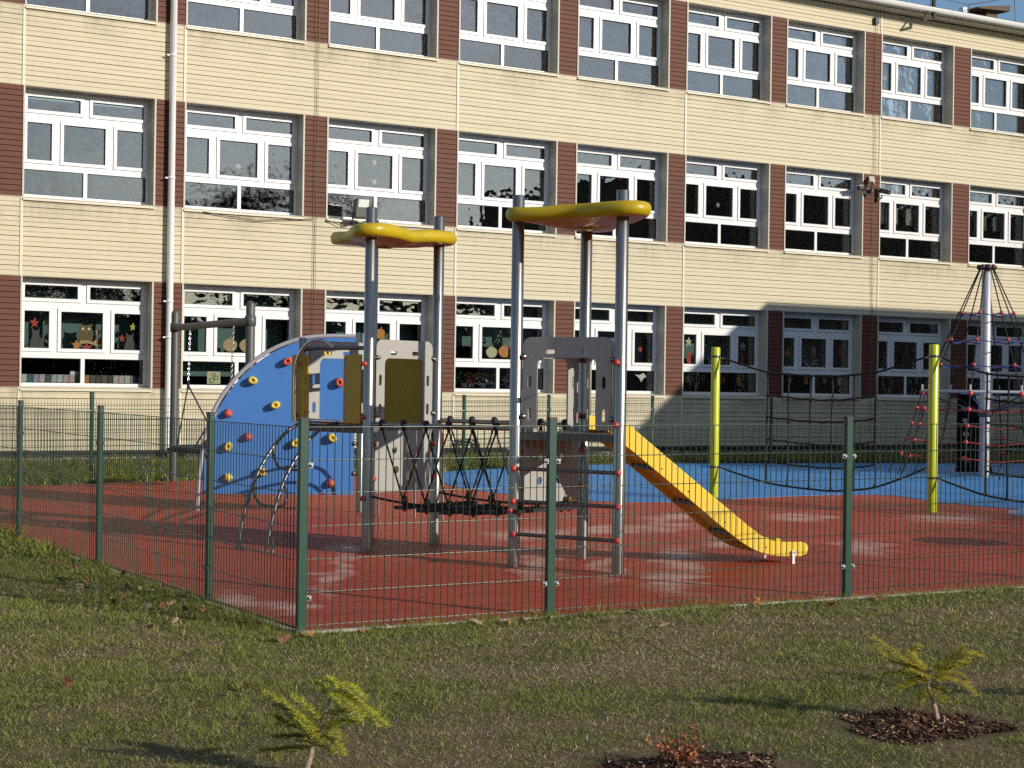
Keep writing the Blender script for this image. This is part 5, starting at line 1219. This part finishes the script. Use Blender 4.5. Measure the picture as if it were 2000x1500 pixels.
# bark mulch rings
def mulch(c, rx, ry, n, seed, label):
    r = np.random.default_rng(seed); a = r.uniform(0, 2*np.pi, n); q = r.random(n)**.60*(1.04+.16*np.sin(3*a+seed)+.10*np.sin(7*a+2*seed)); x = c[0]+rx*q*np.cos(a); y = c[1]+ry*q*np.sin(a)
    ht = .010*np.clip(1-q, 0, 1); Lc = r.uniform(.006, .03, n)*(.7+.9*(r.random(n) < .12)); wc = r.uniform(.0022, .008, n); th = r.uniform(0, np.pi, n); ti = r.normal(0, .35, n); zz = lawn_z(x, y)+.003+ht+r.uniform(0, .022, n)*np.clip(1.25-q, .1, 1)
    d = np.stack([np.cos(th)*np.cos(ti), np.sin(th)*np.cos(ti), np.sin(ti)], -1); s_ = np.stack([-np.sin(th), np.cos(th), r.normal(0, .4, n)], -1); o = np.stack([x, y, zz], -1)
    v = np.stack([o-d*Lc[:, None]-s_*wc[:, None], o+d*Lc[:, None]-s_*wc[:, None]*.6, o+d*Lc[:, None]+s_*wc[:, None], o-d*Lc[:, None]+s_*wc[:, None]*.7], 1).reshape(-1, 3)
    pal = np.array([(.075, .036, .022), (.045, .026, .018), (.12, .055, .03), (.19, .095, .05), (.40, .24, .13), (.55, .40, .26)]); w = np.array([.28, .26, .2, .15, .08, .03])
    col = pal[r.choice(6, n, p=w)]*r.uniform(.7, 1.3, (n, 1))
    o = link('bark_mulch', raw_mesh('bark_mulch', v, 4, M['chips'], col)); tag(o, label, 'mulch', kind='stuff')
    e = MB(); e.add([(c[0]+rx*.86*math.cos(t), c[1]+ry*.86*math.sin(t), -.004) for t in [2*math.pi*i/40 for i in range(40)]] + [(c[0], c[1], .02)], [(i, (i+1) % 40, 40) for i in range(40)]); so_ = e.build('soil', M['soil']); tag(so_, 'dark soil under the bark mulch', 'soil', kind='structure')
M['chips'] = tint_mat('bark_chip', .8); M['soil'] = mat('dark_soil', (.06, .04, .026), .95, 0, .4, 30)
mulch((5.42, 5.42), .35, .30, 5200, 3, 'ring of dark bark mulch round the young conifer on the right')
mulch((3.97, 5.14), .38, .32, 5200, 6, 'ring of dark bark mulch under the red leaved shrub at the bottom')
# red shrub
rs = tag(empty('red_shrub', (3.94, 5.24, 0)), 'small russet leaved shrub in the bark mulch at the bottom edge', 'shrub'); r = random.Random(4); mb = MB(); cs = []
for k in range(38):
    a = r.uniform(0, 6.28); l = r.uniform(.08, .185); d = Vector((math.cos(a)*.75, math.sin(a)*.75, r.uniform(.55, 1.25))).normalized()
    P = [Vector((0, 0, 0)), d*l*.5 + Vector((0, 0, .01)), d*l + Vector((r.uniform(-.01, .01), 0, .02))]; mb.tube(P, [.0025, .0018, .001], 4)
    for t in range(16): u = .25+.75*r.random(); q = P[0].lerp(P[2], u); cs.append((q.x+r.gauss(0, .009), q.y+r.gauss(0, .009), q.z+r.gauss(0, .007)))
link('stem', mb.mesh('s'), M['tree_bark'], rs)
link('foliage', leaf_cloud('leaves', np.array(cs), .0085, [(.46, .12, .045), (.55, .18, .055), (.32, .08, .04), (.58, .28, .13)], 2), None, rs)
# two low bushes against the plinth
for (x, y, w_, h_, lb) in ((16.0, 28.35, .34, .42, 'small dark green bush by the school wall behind the rope bridge'), (10.05, 28.4, .26, .26, 'small dark green bush at the foot of the white downpipe')):
    e = tag(empty('low_bush', (x, y, .06)), lb, 'bush', 'low bushes by the school wall'); rr = np.random.default_rng(int(x)); n = 500
    v = rr.normal(size=(n, 3)); v /= np.linalg.norm(v, axis=1)[:, None]; q = v*rr.uniform(.55, 1.05, (n, 1))*np.array([w_, w_*.7, h_*.55])+np.array([0, 0, h_*.5]); q[:, 2] = np.abs(q[:, 2])
    link('foliage', leaf_cloud('leaves', q, .035, [(.018, .035, .016), (.03, .05, .02), (.012, .025, .012)], 7), None, e)
    mb = MB(); [mb.tube([(0, 0, -.05), (w_*.5*math.cos(a), w_*.4*math.sin(a), h_*.7)], [.012, .004], 5) for a in (0, 1.3, 2.6, 3.9, 5.2)]; link('stem', mb.mesh('s'), M['tree_bark'], e)
# fallen leaves: one leaf mesh per colour, copied
protos = []
for k, (c, nm) in enumerate((((.24, .10, .035), 'russet'), ((.16, .075, .035), 'brown'), ((.42, .30, .17), 'tan'), ((.36, .17, .05), 'orange'))):
    lp = leaf_loop(.040, 60+k, 5) if k == 3 else [(x*(1+.12*math.sin(9*y/.04)), y) for x, y in oval_leaf(.036)]; n = len(lp); mb = MB(); vs = [(x, y, .016*math.cos(x*60+k)+.010*math.sin(y*50)) for x, y in lp] + [(0, 0, .004)]
    mb.add(vs, [(i, (i+1) % n, n) for i in range(n)]); protos.append((mb.mesh('leaf'), mat(nm+'_leaf', c, .75, 0, .35, 30), nm))
    protos[-1][0].materials.append(protos[-1][1])
r = random.Random(19); spots = []
while len(spots) < 64:
    t = r.random()
    if t < .62: y = r.uniform(9.3, 13.6); x = CX - .05 - abs(r.gauss(0, .5))
    elif t < .9: x = r.uniform(4.0, 9.6); y = fy(x, -.09 - abs(r.gauss(0, .13)))
    else: x = r.uniform(1.8, 7); y = r.uniform(5.8, 9)
    spots.append((x, y))
for i, (x, y) in enumerate(spots):
    me_, _, nm = protos[r.choice((0, 1, 1, 2, 2, 3))]; o = link('fallen_leaf', me_); s_ = r.uniform(.6, 1.15); o.scale = (s_, s_, s_)
    o.location = (x, y, float(lawn_z(np.array([x]), np.array([y]))[0])+r.uniform(.022, .04)); o.rotation_euler = (r.uniform(-.7, .7), r.uniform(-.7, .7), r.uniform(0, 6.28))
    tag(o, f'curled {nm} fallen leaf lying in the grass outside the green wire fence', 'leaf', f'{nm} fallen leaves')

# ------------------------------------------------------------------ what stands behind the photographer (seen in the panes, and throwing the shade), plus an added belt
wing = tag(empty('school_wing', (45, 11, 0)), 'other school wing to the right that shades the lower wall', 'building')
M['wing'] = mat('wing_render', (.10, .075, .06), .9, 0, .15, 2)
mb = MB(); mb.box(30.1, 60, 6, 16.4, -.2, 8.0); o = mb.build('wall', M['wing']); o.parent = wing
mb = MB(); mb.box(30.1, 60, 6, 16.4, 8.0, 8.31); o2 = mb.build('roof', M['roof_dark']); o2.parent = wing
mb = MB(); mp_ = MB()
for z in (.9, 4.2):
    for k in range(8): x = 32+3.2*k; ring(mb, x, x+2, z, z+1.5, .08, 16.40, 16.45); mp_.box(x+.08, x+1.92, 16.405, 16.43, z+.08, z+1.42)
o3 = mb.build('window', M['pvc']); o3.parent = wing; o4 = mp_.build('pane', M['gasket']); o4.parent = o3
for o in (o, o2, o3): o.matrix_parent_inverse = Matrix.Translation((-45, -11, 0))
def bare_tree(x, y, h, seed):
    r = random.Random(seed); e = tag(empty('bare_tree', (x, y, 0)), {1: 'tallest bare tree mirrored in the first floor windows', 2: 'shorter bare tree mirrored low in the left windows', 3: 'slender bare tree between the two others in the panes'}[seed], 'tree', 'bare trees mirrored in the windows'); mb = MB(); tk = MB()
    def grow(p, d, l, rad, lev, m_):
        q = p + d*l*.5 + Vector((r.uniform(-1, 1), r.uniform(-1, 1), 0))*l*.05; e_ = p + d*l; m_.tube([p, q, e_], [max(rad, .013), max(rad*.85, .012), max(rad*.68, .011)], 6 if lev < 2 else 3, False)
        if lev == 6: return
        for k in range(4 if lev < 5 else 3):
            a = r.uniform(.3, .85); az = r.uniform(0, 6.28); o_ = d.orthogonal().normalized(); o_.rotate(Matrix.Rotation(az, 3, d)); nd = (d*math.cos(a) + o_*math.sin(a) + Vector((0, 0, .14))).normalized()
            grow(e_ if k else p.lerp(e_, .8), nd, l*r.uniform(.62, .82), rad*.6, lev+1, mb)
    grow(Vector((0, 0, -.2)), Vector((0, 0, 1)), h*.27, h*.016, 0, tk)
    link('trunk', tk.mesh('t'), M['tree_bark'], e); link('crown', mb.mesh('c'), M['tree_bark'], e)
bare_tree(29.8, -14, 13.5, 1); bare_tree(23, -18, 8.5, 2); bare_tree(36, -30, 15, 3)
rr = np.random.default_rng(3); n = 60000; xx = rr.uniform(-60, 190, n); top = 7.2+2.2*vnoise(xx, xx*0, .12, 8, 3)-1.0 + .8*vnoise(xx, xx*0, .7, 9, 2); q = np.stack([xx, -72+rr.normal(0, 1.6, n), top*rr.random(n)**.8], -1)
M['leaf_tint'] = tint_mat('added_belt_tint', .9); q2 = q.copy(); belt = leaf_cloud('belt', q, .8, [(.010, .015, .009), (.014, .02, .011), (.008, .012, .008)], 5)
tag(link('added_evergreen_belt', belt), 'added dark evergreen belt, out of view, darkening the reflections in the panes', 'trees', kind='stuff')  # unseen belt added only to darken what the window panes mirror
